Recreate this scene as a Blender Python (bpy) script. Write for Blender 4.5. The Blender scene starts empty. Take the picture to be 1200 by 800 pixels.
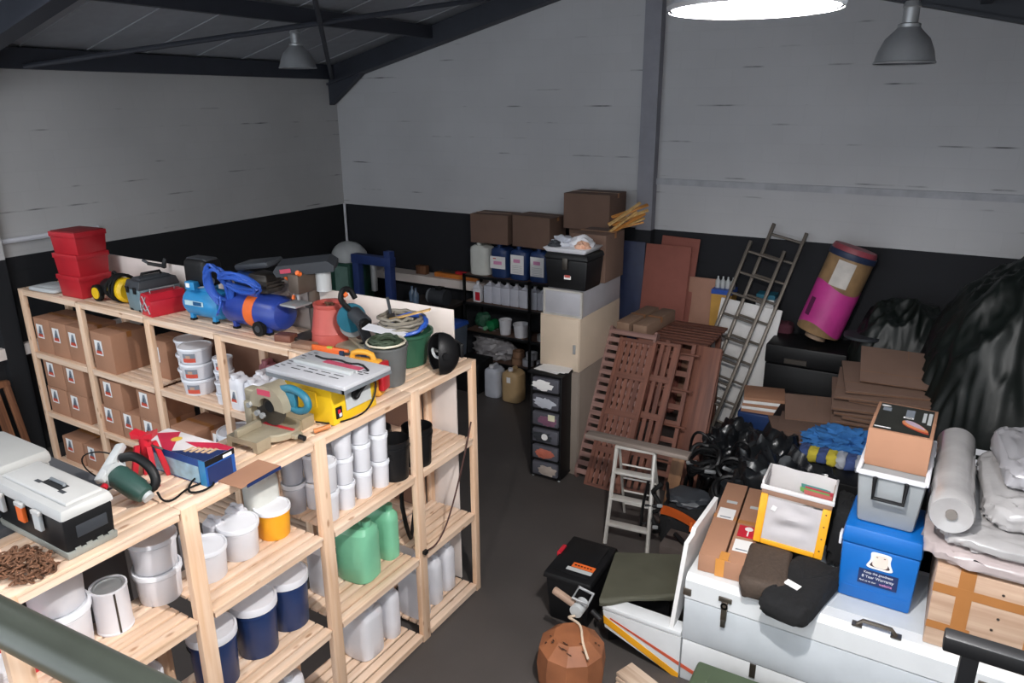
import bpy, bmesh, math, random
from mathutils import Vector, Matrix, Euler, noise
random.seed(7)
PI = math.pi
scene = bpy.context.scene
COL = scene.collection

# ------------------------------------------------------------------ materials
def lin(h):
    h = h.lstrip('#'); o = []
    for i in (0, 2, 4):
        c = int(h[i:i+2], 16) / 255
        o.append(c / 12.92 if c <= 0.04045 else ((c + 0.055) / 1.055) ** 2.4)
    return o
MATS = {}
def mat(name, hexc, rough=0.6, metal=0.0, var=0.15, scale=6.0, bump=0.0, stretch=None, alpha=None, trans=0.0, coat=0.0, spec=0.5):
    if name in MATS: return MATS[name]
    m = bpy.data.materials.new(name); m.use_nodes = True
    nt = m.node_tree; N = nt.nodes; L = nt.links
    b = N['Principled BSDF']
    c = lin(hexc)
    tc = N.new('ShaderNodeTexCoord'); mp = N.new('ShaderNodeMapping')
    L.new(tc.outputs['Object'], mp.inputs['Vector'])
    if stretch: mp.inputs['Scale'].default_value = stretch
    nz = N.new('ShaderNodeTexNoise'); nz.inputs['Scale'].default_value = scale; nz.inputs['Detail'].default_value = 5
    L.new(mp.outputs['Vector'], nz.inputs['Vector'])
    r = N.new('ShaderNodeValToRGB')
    r.color_ramp.elements[0].position = 0.3; r.color_ramp.elements[1].position = 0.7
    r.color_ramp.elements[0].color = [x * (1 - var) for x in c] + [1]
    r.color_ramp.elements[1].color = [min(1, x * (1 + var)) for x in c] + [1]
    L.new(nz.outputs['Fac'], r.inputs['Fac']); L.new(r.outputs['Color'], b.inputs['Base Color'])
    b.inputs['Roughness'].default_value = rough; b.inputs['Metallic'].default_value = metal
    b.inputs['Specular IOR Level'].default_value = spec
    if coat: b.inputs['Coat Weight'].default_value = coat
    if trans: b.inputs['Transmission Weight'].default_value = trans
    if alpha is not None: b.inputs['Alpha'].default_value = alpha
    if bump:
        bp = N.new('ShaderNodeBump'); bp.inputs['Strength'].default_value = bump; bp.inputs['Distance'].default_value = 0.02
        L.new(nz.outputs['Fac'], bp.inputs['Height']); L.new(bp.outputs['Normal'], b.inputs['Normal'])
    MATS[name] = m
    return m
def wood(name, hexa, hexb, axis, rough=0.6, knots=True):
    if name in MATS: return MATS[name]
    m = bpy.data.materials.new(name); m.use_nodes = True
    nt = m.node_tree; N = nt.nodes; L = nt.links; b = N['Principled BSDF']
    tc = N.new('ShaderNodeTexCoord'); mp = N.new('ShaderNodeMapping')
    L.new(tc.outputs['Object'], mp.inputs['Vector'])
    sc = [22.0, 22.0, 22.0]; sc['xyz'.index(axis)] = 1.3
    mp.inputs['Scale'].default_value = sc
    nz = N.new('ShaderNodeTexNoise'); nz.inputs['Scale'].default_value = 1.0; nz.inputs['Detail'].default_value = 6
    nz.inputs['Distortion'].default_value = 0.4
    L.new(mp.outputs['Vector'], nz.inputs['Vector'])
    r = N.new('ShaderNodeValToRGB')
    r.color_ramp.elements[0].position = 0.32; r.color_ramp.elements[1].position = 0.66
    r.color_ramp.elements[0].color = lin(hexb) + [1]; r.color_ramp.elements[1].color = lin(hexa) + [1]
    L.new(nz.outputs['Fac'], r.inputs['Fac'])
    out = r.outputs['Color']
    if knots:
        mp2 = N.new('ShaderNodeMapping'); L.new(tc.outputs['Object'], mp2.inputs['Vector'])
        s2 = [9.0, 9.0, 9.0]; s2['xyz'.index(axis)] = 3.5
        mp2.inputs['Scale'].default_value = s2
        vo = N.new('ShaderNodeTexVoronoi'); vo.inputs['Scale'].default_value = 1.0
        L.new(mp2.outputs['Vector'], vo.inputs['Vector'])
        r2 = N.new('ShaderNodeValToRGB')
        r2.color_ramp.elements[0].position = 0.06; r2.color_ramp.elements[1].position = 0.13
        r2.color_ramp.elements[0].color = (0.45, 0.3, 0.2, 1); r2.color_ramp.elements[1].color = (1, 1, 1, 1)
        L.new(vo.outputs['Distance'], r2.inputs['Fac'])
        mx = N.new('ShaderNodeMixRGB'); mx.blend_type = 'MULTIPLY'; mx.inputs[0].default_value = 0.8
        L.new(out, mx.inputs[1]); L.new(r2.outputs['Color'], mx.inputs[2]); out = mx.outputs[0]
    L.new(out, b.inputs['Base Color']); b.inputs['Roughness'].default_value = rough
    MATS[name] = m
    return m

# ------------------------------------------------------------------ mesh builder
class MB:
    def __init__(s): s.v = []; s.f = []; s.m = []; s.mats = []
    def mi(s, m):
        if m not in s.mats: s.mats.append(m)
        return s.mats.index(m)
    def add(s, vs, fs, m, T=None):
        o = len(s.v); k = s.mi(m)
        s.v += [tuple(T @ Vector(p)) for p in vs] if T else [tuple(p) for p in vs]
        for f in fs: s.f.append([o + i for i in f]); s.m.append(k)
        return s
    def box(s, c, d, m, rot=(0, 0, 0), bev=0.0, seg=2):
        T = Matrix.Translation(c) @ Euler(rot).to_matrix().to_4x4()
        bm = bmesh.new(); bmesh.ops.create_cube(bm, size=1)
        for v in bm.verts: v.co = Vector((v.co.x * d[0], v.co.y * d[1], v.co.z * d[2]))
        if bev: bmesh.ops.bevel(bm, geom=bm.edges[:], offset=min(bev, 0.49 * min(d)), segments=seg, affect='EDGES', profile=0.5)
        bm.verts.index_update()
        s.add([v.co[:] for v in bm.verts], [[v.index for v in f.verts] for f in bm.faces], m, T)
        bm.free(); return s
    def bx(s, x0, x1, y0, y1, z0, z1, m, bev=0.0):
        return s.box(((x0+x1)/2, (y0+y1)/2, (z0+z1)/2), (abs(x1-x0), abs(y1-y0), abs(z1-z0)), m, bev=bev)
    def taper(s, c, d0, d1, h, m, bev=0.0, T=None, open_top=False):
        # box with base d0 at z=c.z and top d1 at c.z+h
        vs = []
        bm = bmesh.new()
        for (d, z) in ((d0, 0), (d1, h)):
            for sx, sy in ((-1, -1), (1, -1), (1, 1), (-1, 1)): vs.append(bm.verts.new((c[0]+sx*d[0]/2, c[1]+sy*d[1]/2, c[2]+z)))
        for f in ((3, 2, 1, 0), (0, 1, 5, 4), (1, 2, 6, 5), (2, 3, 7, 6), (3, 0, 4, 7)): bm.faces.new([vs[i] for i in f])
        if not open_top: bm.faces.new([vs[i] for i in (4, 5, 6, 7)])
        if bev: bmesh.ops.bevel(bm, geom=bm.edges[:], offset=bev, segments=2, affect='EDGES', profile=0.5)
        bm.verts.index_update()
        s.add([v.co[:] for v in bm.verts], [[v.index for v in f.verts] for f in bm.faces], m, T)
        bm.free(); return s
    def lathe(s, prof, m, n=24, c=(0, 0, 0), T=None, sx=1, sy=1):
        vs = []; fs = []
        for r, z in prof:
            for i in range(n):
                a = 2*PI*i/n; vs.append((c[0]+r*sx*math.cos(a), c[1]+r*sy*math.sin(a), c[2]+z))
        for j in range(len(prof)-1):
            for i in range(n):
                fs.append((j*n+i, j*n+(i+1) % n, (j+1)*n+(i+1) % n, (j+1)*n+i))
        if prof[0][0] > 1e-5: fs.append(tuple(reversed(range(n))))
        if prof[-1][0] > 1e-5: fs.append(tuple((len(prof)-1)*n+i for i in range(n)))
        return s.add(vs, fs, m, T)
    def cyl(s, p0, p1, r0, m, r1=None, n=16, prof=None):
        p0 = Vector(p0); p1 = Vector(p1); d = p1-p0; Lg = d.length
        q = d.to_track_quat('Z', 'Y').to_matrix().to_4x4()
        r1 = r0 if r1 is None else r1
        return s.lathe(prof(Lg) if prof else [(r0, 0), (r1, Lg)], m, n, T=Matrix.Translation(p0) @ q)
    def tube(s, pts, r, m, n=8, closed=False, smooth=0):
        P = [Vector(p) for p in pts]
        for _ in range(smooth):
            Q = []
            k = len(P)
            for i in range(k if closed else k-1):
                a, b = P[i], P[(i+1) % k]; Q += [a*0.75+b*0.25, a*0.25+b*0.75]
            if not closed: Q = [P[0]]+Q+[P[-1]]
            P = Q
        k = len(P); vs = []; fs = []
        up = Vector((0, 0, 1)); pn = None
        for i in range(k):
            t = (P[(i+1) % k]-P[i-1]) if closed else (P[min(i+1, k-1)]-P[max(i-1, 0)])
            if t.length < 1e-9: t = Vector((0, 0, 1))
            t.normalize()
            if pn is None:
                nrm = t.cross(up)
                if nrm.length < 1e-3: nrm = t.cross(Vector((1, 0, 0)))
            else: nrm = pn - t*pn.dot(t)
            if nrm.length < 1e-6: nrm = t.orthogonal()
            nrm.normalize(); pn = nrm; bn = t.cross(nrm)
            rr = r[i] if isinstance(r, (list, tuple)) else r
            for j in range(n):
                a = 2*PI*j/n; vs.append(P[i]+nrm*rr*math.cos(a)+bn*rr*math.sin(a))
        for i in range(k if closed else k-1):
            i2 = (i+1) % k
            for j in range(n): fs.append((i*n+j, i*n+(j+1) % n, i2*n+(j+1) % n, i2*n+j))
        if not closed: fs.append(tuple(reversed(range(n)))); fs.append(tuple((k-1)*n+j for j in range(n)))
        return s.add(vs, fs, m)
    def prism(s, poly, a0, a1, m, axis='y', T=None):
        n = len(poly); vs = []
        for a in (a0, a1):
            for u, w in poly: vs.append({'x': (a, u, w), 'y': (u, a, w), 'z': (u, w, a)}[axis])
        fs = [tuple(range(n)), tuple(reversed(range(n, 2*n)))]+[(i, n+i, n+(i+1) % n, (i+1) % n) for i in range(n)]
        return s.add(vs, fs, m, T)
    def quad(s, pts, m, T=None): return s.add(pts, [tuple(range(len(pts)))], m, T)
    def grid(s, fn, nu, nv, m, thick=0.0, T=None):
        vs = [Vector(fn(i/nu, j/nv)) for j in range(nv+1) for i in range(nu+1)]
        W = nu+1
        fs = [(j*W+i, j*W+i+1, (j+1)*W+i+1, (j+1)*W+i) for j in range(nv) for i in range(nu)]
        if thick:
            k = len(vs); vs = vs+[p-Vector((0, 0, thick)) for p in vs]
            fs2 = [tuple(reversed([k+i for i in f])) for f in fs]
            b = [i for i in range(nu)]+[j*W+nu for j in range(nv)]+[nv*W+i for i in range(nu, 0, -1)]+[j*W for j in range(nv, 0, -1)]
            side = [(b[(i+1) % len(b)], b[i], k+b[i], k+b[(i+1) % len(b)]) for i in range(len(b))]
            fs = fs+fs2+side
        return s.add(vs, fs, m, T)
    def blob(s, c, rad, m, amp=0.2, freq=3.0, seed=0, sub=4, zmin=None, T=None, ridge=False, zmax=None):
        bm = bmesh.new(); bmesh.ops.create_icosphere(bm, subdivisions=sub, radius=1)
        for v in bm.verts:
            p = v.co.copy(); q = p*freq+Vector((seed*7.3, seed*3.1, seed*1.7))
            n1 = noise.noise(q)
            if ridge: n1 = 0.6-2*abs(n1)+0.5*noise.noise(q*2.3)
            k = 1+amp*(n1+0.45*noise.noise(q*2.7))
            v.co = Vector((c[0]+p.x*rad[0]*k, c[1]+p.y*rad[1]*k, c[2]+p.z*rad[2]*k))
            if zmin is not None and v.co.z < zmin: v.co.z = zmin
            if zmax is not None and v.co.z > zmax: v.co.z = zmax-0.02*abs(n1)
        bm.verts.index_update()
        s.add([v.co[:] for v in bm.verts], [[v.index for v in f.verts] for f in bm.faces], m, T)
        bm.free(); return s
    def pillow(s, c, d, m, amp=0.008, seed=0, p=4.0, nu=20, T=None, freq=9.0):
        # soft-edged slab (superellipsoid)
        vs = []; fs = []; nv = nu
        def sg(x, e): return math.copysign(abs(x)**e, x)
        for j in range(nv+1):
            ph = -PI/2+PI*j/nv
            for i in range(2*nu):
                th = PI*i/nu
                e = 2/p
                x = sg(math.cos(ph), e)*sg(math.cos(th), e); y = sg(math.cos(ph), e)*sg(math.sin(th), e); z = sg(math.sin(ph), 0.55)
                q = Vector((x*d[0], y*d[1], z*d[2]))*freq+Vector((seed*5.1, seed, 0))
                w = amp*(noise.noise(q)+0.6*noise.noise(q*2.1))
                vs.append((c[0]+x*d[0]/2+w, c[1]+y*d[1]/2+w, c[2]+z*d[2]/2+w))
        W = 2*nu
        for j in range(nv):
            for i in range(W): fs.append((j*W+i, j*W+(i+1) % W, (j+1)*W+(i+1) % W, (j+1)*W+i))
        return s.add(vs, fs, m, T)
    def text(s, body, size, m, T, align='CENTER'):
        cu = bpy.data.curves.new('t', 'FONT'); cu.body = body; cu.size = size; cu.align_x = align; cu.align_y = 'CENTER'; cu.extrude = 0.0004
        ob = bpy.data.objects.new('t', cu)
        me = bpy.data.meshes.new_from_object(ob)
        s.add([v.co[:] for v in me.vertices], [list(p.vertices) for p in me.polygons], m, T)
        bpy.data.objects.remove(ob); bpy.data.curves.remove(cu); bpy.data.meshes.remove(me)
        return s
    def mesh(s, name, angle=35):
        me = bpy.data.meshes.new(name); me.from_pydata([tuple(v) for v in s.v], [], s.f)
        for m in s.mats: me.materials.append(m)
        me.polygons.foreach_set('material_index', s.m)
        me.polygons.foreach_set('use_smooth', [True]*len(s.f))
        me.validate(); me.update()
        bm = bmesh.new(); bm.from_mesh(me); bmesh.ops.recalc_face_normals(bm, faces=bm.faces[:]); bm.to_mesh(me); bm.free()
        me.set_sharp_from_angle(angle=math.radians(angle))
        return me

def link(name, data, parent=None, loc=(0, 0, 0), rot=(0, 0, 0)):
    o = bpy.data.objects.new(name, data); COL.objects.link(o)
    if parent: o.parent = parent
    o.location = loc; o.rotation_euler = rot
    return o
def tag(o, label=None, cat=None, group=None, kind=None):
    if label: o['label'] = label
    if cat: o['category'] = cat
    if group: o['group'] = group
    if kind: o['kind'] = kind
    return o
def thing(name, label, cat, loc=(0, 0, 0), rz=0.0, group=None, rot=None):
    return tag(link(name, None, None, loc, rot if rot else (0, 0, rz)), label, cat, group)
def part(name, mb, parent, label=None, loc=(0, 0, 0), rot=(0, 0, 0), angle=35):
    return tag(link(name, mb.mesh(name, angle) if isinstance(mb, MB) else mb, parent, loc, rot), label)
def solo(name, label, cat, mb, loc=(0, 0, 0), rz=0.0, group=None, rot=None, angle=35):
    return tag(link(name, mb.mesh(name, angle), None, loc, rot if rot else (0, 0, rz)), label, cat, group)
def struct(name, mb, angle=35, parent=None): return tag(link(name, mb.mesh(name, angle), parent), kind='structure')
def copy_tree(root, loc, rz=None, label=None, group=None):
    r = root.copy(); COL.objects.link(r); r.location = loc
    if rz is not None: r.rotation_euler = (0, 0, rz)
    if label: r['label'] = label
    if group: r['group'] = group
    for ch in list(root.children):
        c = ch.copy(); COL.objects.link(c); c.parent = r
        for g in list(ch.children):
            d = g.copy(); COL.objects.link(d); d.parent = c
    return r
def ring(r, n=24, z=0, c=(0, 0), ph=0): return [(c[0]+r*math.cos(2*PI*i/n+ph), c[1]+r*math.sin(2*PI*i/n+ph), z) for i in range(n)]
def coil(c, r, turns, dz, wob=0.02, seed=1, n=22, tilt=0.0):
    rnd = random.Random(seed); pts = []
    for i in range(int(turns*n)):
        a = 2*PI*i/n; k = 1+0.12*math.sin(i*0.37+seed)
        pts.append((c[0]+r*k*math.cos(a), c[1]+r*k*math.sin(a)*(1-0.25*tilt), c[2]+dz*i/n+tilt*r*math.sin(a)+rnd.uniform(-wob, wob)*0.3))
    return pts

# ------------------------------------------------------------------ palette
PX = wood('pine_along_x', '#ead0ba', '#d9b596', 'x'); PY = wood('pine_along_y', '#ead0ba', '#d9b596', 'y'); PZ = wood('pine_along_z', '#e8cab0', '#d8b08e', 'z')
HW = wood('reddish_hardwood', '#80503f', '#5c362b', 'z', knots=False); HWX = wood('reddish_hardwood_cross', '#7a4c3c', '#583429', 'x', knots=False)
GREYWOOD = wood('weathered_plank', '#8d8078', '#6c6058', 'x', knots=False)
OFFCUT = wood('sawn_timber', '#cfa96f', '#a9834e', 'y', knots=False)
CARD = mat('cardboard', '#a5795f', 0.85, var=0.06, scale=3); CARDD = mat('old_cardboard', '#6f574b', 0.9, var=0.08, scale=3)
CARDK = mat('cut_cardboard_edge', '#7a5842', 0.9); TAPE = mat('brown_packing_tape', '#a9713f', 0.3, var=0.05)
TAPEC = mat('amber_tape', '#cf8e45', 0.3, var=0.05)
WHITE = mat('white_plastic', '#dcdce2', 0.4, var=0.03); WHITEL = mat('white_lid', '#e6e8ee', 0.4, var=0.03)
PAPER = mat('white_paper', '#e9e7e6', 0.7, var=0.03)
NATUR = mat('natural_translucent_plastic', '#cfd0ca', 0.45, var=0.05); CLEARG = mat('cloudy_plastic', '#b9bcc6', 0.35, var=0.06)
BLACK = mat('black_plastic', '#101012', 0.5, var=0.2, spec=0.35); BLACKM = mat('black_metal', '#141416', 0.45, metal=0.3, var=0.2); RUBBER = mat('black_rubber', '#0e0e0e', 0.75, spec=0.3)
BLACKF = mat('black_fabric', '#121214', 0.95, var=0.3, scale=40, bump=0.2)
DGREY = mat('dark_grey_plastic', '#34373c', 0.5, var=0.12); MGREY = mat('mid_grey_plastic', '#70757a', 0.5, var=0.08)
LGREY = mat('light_grey_plastic', '#b9bcbd', 0.45, var=0.05)
STEEL = mat('galvanised_steel', '#b4b6b8', 0.38, metal=0.5, var=0.12); ALU = mat('aluminium', '#c6c2bc', 0.42, metal=0.3, var=0.12)
CAST = mat('cast_aluminium', '#a99f8a', 0.5, metal=0.45, var=0.15); DARKST = mat('dark_steel', '#5a5550', 0.4, metal=0.8, var=0.2)
RED = mat('red_plastic', '#b3202b', 0.4, var=0.08); REDM = mat('red_enamel', '#c02232', 0.35, var=0.08); YELLOW = mat('yellow_enamel', '#e2b81c', 0.4, var=0.06)
ORANGE = mat('orange_plastic', '#e2692a', 0.45, var=0.08); AMBER = mat('amber_paint', '#eda622', 0.45, var=0.08)
BLUE = mat('navy_blue_plastic', '#1d3563', 0.4, var=0.08); SKY = mat('light_blue_enamel', '#2b86bd', 0.35, var=0.06); ROYAL = mat('royal_blue_enamel', '#293f90', 0.35, var=0.08)
HOSEB = mat('blue_hose', '#2b55b0', 0.4, var=0.1); COOLB = mat('cooler_blue', '#0e64b4', 0.38, var=0.04)
TEAL = mat('teal_tool_plastic', '#256a80', 0.45, var=0.1); GREENP = mat('pale_green_plastic', '#7fc5a0', 0.35, var=0.1, scale=3); DGREEN = mat('dark_green_plastic', '#2c5a44', 0.5, var=0.1)
PINKR = mat('faded_red_plastic', '#b8544b', 0.5, var=0.06); CREAM = mat('cream_enamel', '#c9b7a3', 0.5, var=0.03); RUST = mat('rusty_iron', '#74513c', 0.85, metal=0.25, var=0.4, scale=30)
LOGR = mat('red_print', '#c9503c', 0.6); LOGG = mat('grey_print', '#7e858f', 0.6)
NAVYP = mat('navy_print', '#182a58', 0.5, var=0.05); PINKP = mat('pink_print', '#d990b8', 0.6)
WHITEP = mat('white_board_paint', '#e2d6cf', 0.6, var=0.03)
# ================================================================== camera
R3 = Matrix(((0.8561, -0.1535, 0.4935), (0.5167, 0.2649, -0.8141), (-0.0058, 0.9520, 0.3062)))
cam = bpy.data.cameras.new('Camera'); cam.sensor_width = 36; cam.lens = 865*36/1200; cam.clip_start = 0.05
co = bpy.data.objects.new('Camera', cam); COL.objects.link(co)
co.location = (0, 0, 4); co.rotation_euler = R3.to_euler()
scene.camera = co

# ================================================================== the building
XL, XR, YB, YF = -9.2, 2.0, 9.58, -3.0; XA = (XL+XR)/2; DADO = 2.37
ZE, ZA = 4.62, 5.98
def roofz(x): return ZA-(ZA-ZE)/(XA-XL)*abs(x-XA)

def wall_mat(name, hexc, axis):
    m = bpy.data.materials.new(name); m.use_nodes = True
    nt = m.node_tree; N = nt.nodes; L = nt.links; b = N['Principled BSDF']
    tc = N.new('ShaderNodeTexCoord'); sp = N.new('ShaderNodeSeparateXYZ'); cb = N.new('ShaderNodeCombineXYZ')
    L.new(tc.outputs['Object'], sp.inputs[0])
    L.new(sp.outputs['Y' if axis == 'x' else 'X'], cb.inputs[0]); L.new(sp.outputs['Z'], cb.inputs[1])
    br = N.new('ShaderNodeTexBrick'); br.inputs['Scale'].default_value = 1.0
    br.inputs['Brick Width'].default_value = 0.44; br.inputs['Row Height'].default_value = 0.22; br.inputs['Mortar Size'].default_value = 0.006
    c = lin(hexc)
    br.inputs['Color1'].default_value = c+[1]; br.inputs['Color2'].default_value = [x*0.975 for x in c]+[1]; br.inputs['Mortar'].default_value = [x*0.965 for x in c]+[1]
    L.new(cb.outputs[0], br.inputs['Vector'])
    # open bed joints: thin dark dashes along some courses
    sn = N.new('ShaderNodeMath'); sn.operation = 'FRACT'
    dv = N.new('ShaderNodeMath'); dv.operation = 'DIVIDE'; dv.inputs[1].default_value = 0.22
    L.new(sp.outputs['Z'], dv.inputs[0]); L.new(dv.outputs[0], sn.inputs[0])
    lt = N.new('ShaderNodeMath'); lt.operation = 'LESS_THAN'; lt.inputs[1].default_value = 0.075
    L.new(sn.outputs[0], lt.inputs[0])
    mp = N.new('ShaderNodeMapping'); mp.inputs['Scale'].default_value = (0.9, 2.6, 1)
    L.new(cb.outputs[0], mp.inputs['Vector'])
    nz = N.new('ShaderNodeTexNoise'); nz.inputs['Scale'].default_value = 1.7; nz.inputs['Detail'].default_value = 3
    L.new(mp.outputs[0], nz.inputs['Vector'])
    gt = N.new('ShaderNodeMapRange'); gt.inputs['From Min'].default_value = 0.60; gt.inputs['From Max'].default_value = 0.72
    L.new(nz.outputs['Fac'], gt.inputs['Value'])
    mu = N.new('ShaderNodeMath'); mu.operation = 'MULTIPLY'; L.new(lt.outputs[0], mu.inputs[0]); L.new(gt.outputs[0], mu.inputs[1])
    mx = N.new('ShaderNodeMixRGB'); mx.inputs[2].default_value = [x*0.25 for x in c]+[1]
    L.new(mu.outputs[0], mx.inputs[0]); L.new(br.outputs['Color'], mx.inputs[1])
    # stains
    n2 = N.new('ShaderNodeTexNoise'); n2.inputs['Scale'].default_value = 0.8; n2.inputs['Detail'].default_value = 4
    L.new(tc.outputs['Object'], n2.inputs['Vector'])
    r2 = N.new('ShaderNodeValToRGB'); r2.color_ramp.elements[0].position = 0.3; r2.color_ramp.elements[1].position = 0.7
    r2.color_ramp.elements[0].color = (0.88, 0.88, 0.88, 1); r2.color_ramp.elements[1].color = (1, 1, 1, 1)
    L.new(n2.outputs['Fac'], r2.inputs['Fac'])
    m2 = N.new('ShaderNodeMixRGB'); m2.blend_type = 'MULTIPLY'; m2.inputs[0].default_value = 1
    L.new(mx.outputs[0], m2.inputs[1]); L.new(r2.outputs['Color'], m2.inputs[2])
    L.new(m2.outputs[0], b.inputs['Base Color']); b.inputs['Roughness'].default_value = 0.8
    bp = N.new('ShaderNodeBump'); bp.inputs['Strength'].default_value = 0.1; bp.inputs['Distance'].default_value = 0.01
    L.new(br.outputs['Fac'], bp.inputs['Height']); bp.invert = True; L.new(bp.outputs[0], b.inputs['Normal'])
    return m
WWx = wall_mat('white_painted_block_side', '#c3c1c0', 'x'); WWy = wall_mat('white_painted_block_end', '#c3c2c4', 'y')
WKx = wall_mat('black_painted_block_side', '#18191d', 'x'); WKy = wall_mat('black_painted_block_end', '#191a20', 'y')
STEELB = mat('blue_grey_steel_paint', '#33363f', 0.55, var=0.08); STEELG = mat('grey_steel_paint', '#8b8a92', 0.6, var=0.08)
ROOFM = mat('roof_sheet', '#9a9ca2', 0.7, var=0.06)

def floor_mat():
    m = mat('concrete_floor', '#4b4644', 0.55, var=0.14, scale=1.2)
    return m
struct('floor', MB().bx(XL-0.2, XR+0.2, YF, YB+0.2, -0.15, 0, floor_mat()))
w = MB(); w.bx(XL-0.2, XL, YF, YB+0.2, 0, DADO, WKx); w.bx(XL-0.2, XL, YF, YB+0.2, DADO, ZE+0.1, WWx); struct('wall_left', w)
w = MB(); w.bx(XR, XR+0.2, YF, YB+0.2, 0, DADO, WKx); w.bx(XR, XR+0.2, YF, YB+0.2, DADO, ZE+0.1, WWx); struct('wall_right', w)
w = MB(); w.bx(XL, XR, YB, YB+0.2, 0, DADO, WKy)
w.prism([(XL, DADO), (XR, DADO), (XR, ZE), (XA, ZA), (XL, ZE)], YB, YB+0.2, WWy, 'y'); struct('wall_back', w)
# pitched roof of ribbed sheets
c = MB()
for s in (-1, 1):
    xe = XA+s*(XR-XA+0.2)
    n = 1
    c.prism([(XA, ZA), (xe, roofz(xe)), (xe, roofz(xe)+0.06), (XA, ZA+0.06)], YF, YB+0.2, ROOFM, 'y')
    y = YF+0.15
    while y < YB:
        c.prism([(XA, ZA-0.012), (xe, roofz(xe)-0.012), (xe, roofz(xe)), (XA, ZA)], y, y+0.05, ROOFM, 'y'); y += 0.75
struct('ceiling', c)
# steel portal frames: rafters with haunches, columns, eave beams, purlins
def frame(y):
    f = MB()
    for s in (-1, 1):
        xe = XL if s < 0 else XR
        f.prism([(XA, ZA-0.03), (xe, ZE-0.03), (xe, ZE-0.28), (XA, ZA-0.30)], y-0.04, y+0.04, STEELB, 'y')
        f.prism([(XA, ZA-0.30), (xe, ZE-0.28), (xe, ZE-0.31), (XA, ZA-0.33)], y-0.1, y+0.1, STEELB, 'y')
        f.prism([(xe-s*0.75, roofz(xe-s*0.75)-0.3), (xe, ZE-0.28), (xe, ZE-0.62)], y-0.06, y+0.06, STEELB, 'y')
        xc = xe-s*0.05
        if y < YB-1: f.bx(xc-0.05, xc+0.05, y-0.1, y+0.1, DADO, ZE-0.28, WWx); f.bx(xc-0.05, xc+0.05, y-0.1, y+0.1, 0, DADO, WKx)
    return f
struct('trim_1', frame(YB-0.11)); struct('trim_2', frame(3.95)); struct('trim_3', frame(-1.2))
p = MB(); 
for x in (-7.1, -4.7, -2.5, -0.1): p.bx(x-0.05, x+0.05, YF, YB-0.02, roofz(x)-0.2, roofz(x)-0.03, STEELB)
struct('trim_4', p)
p = MB(); p.bx(XL, XL+0.14, YF, YB-0.02, 4.40, 4.62, STEELB); p.bx(XR-0.14, XR, YF, YB-0.02, 4.40, 4.62, STEELB); struct('trim_5', p)
# roof bracing rods
p = MB(); p.tube([(-9.0, 4.6, 4.42), (-4.7, 9.4, 5.45)], 0.03, STEELB); p.tube([(-9.0, 9.3, 4.42), (-4.7, 4.6, 5.45)], 0.03, STEELB); struct('trim_6', p)
# column in the end wall: grey above the black band
p = MB(); p.bx(-3.75, -3.53, YB-0.14, YB, DADO, ZA-0.3, STEELG); p.bx(-3.75, -3.53, YB-0.14, YB, 0, DADO, WKy); struct('trim_7', p)
# thin ledge on the end wall right of the column
p = MB(); p.bx(-3.53, XR, YB-0.03, YB, 2.97, 3.05, mat('ledge_grey', '#acacb1', 0.8)); struct('trim_8', p)
# white timber batten along both walls at bench height
p = MB(); p.bx(XL, XL+0.09, YF, YB, 1.24, 1.37, WHITEP); p.bx(XL, -6.2, YB-0.3, YB, 1.22, 1.35, WHITEP); struct('trim_9', p)
# pipes on the left wall and in the corner
p = MB(); p.tube([(XL+0.03, YF, 2.54), (XL+0.03, 5.2, 2.56)], 0.03, WHITE); p.tube([(XL+0.05, YB-0.05, 1.4), (XL+0.05, YB-0.05, 2.38)], 0.022, WHITE); struct('trim_10', p)
# mezzanine deck the picture is taken from
DECKM = wood('deck_boards', '#8a7258', '#6d5843', 'x')
p = MB(); p.bx(-2.85, XR, YF, 0.62, 2.08, 2.2, DECKM); p.bx(-2.85, -2.7, 0.3, 0.5, 0, 2.08, STEELB); p.bx(-0.3, -0.15, 0.3, 0.5, 0, 2.08, STEELB); struct('trim_11', p)

# guard rail of the deck (runs through the lower left corner)
RAILG = mat('grey_green_rail_paint', '#343832', 0.32, metal=0.2, var=0.12)
t = thing('guard_rail', 'grey steel tube handrail in the near lower left corner', 'railing', (0, 0, 2.2))
part('top_rail', MB().tube([(-2.8, 0.325, 1.0), (-1.24, 0.43, 1.0), (-0.86, 0.456, 1.0), (-0.1, 0.507, 1.0)], 0.034, RAILG, n=16), t)
for x, y in ((-2.6, 0.338), (-0.35, 0.49)): part('post', MB().tube([(x, y, 0), (x, y, 1.0)], 0.024, RAILG, n=12), t)
part('mid_rail', MB().tube([(-2.6, 0.338, 0.5), (-0.35, 0.49, 0.5)], 0.018, RAILG, n=10), t)
t = thing('stair_rail', 'matt black square handrail with upright post in the lower right corner', 'railing', (0.20, 1.98, -0.035))
part('post', MB().bx(-0.02, 0.02, -0.02, 0.02, 0.036, 2.66, BLACKM), t)
part('handrail', MB().bx(-0.065, 0.75, -0.024, 0.024, 2.655, 2.70, BLACKM, bev=0.005), t)
part('post', MB().bx(0.69, 0.73, -0.02, 0.02, 0.036, 2.66, BLACKM), t)

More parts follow.
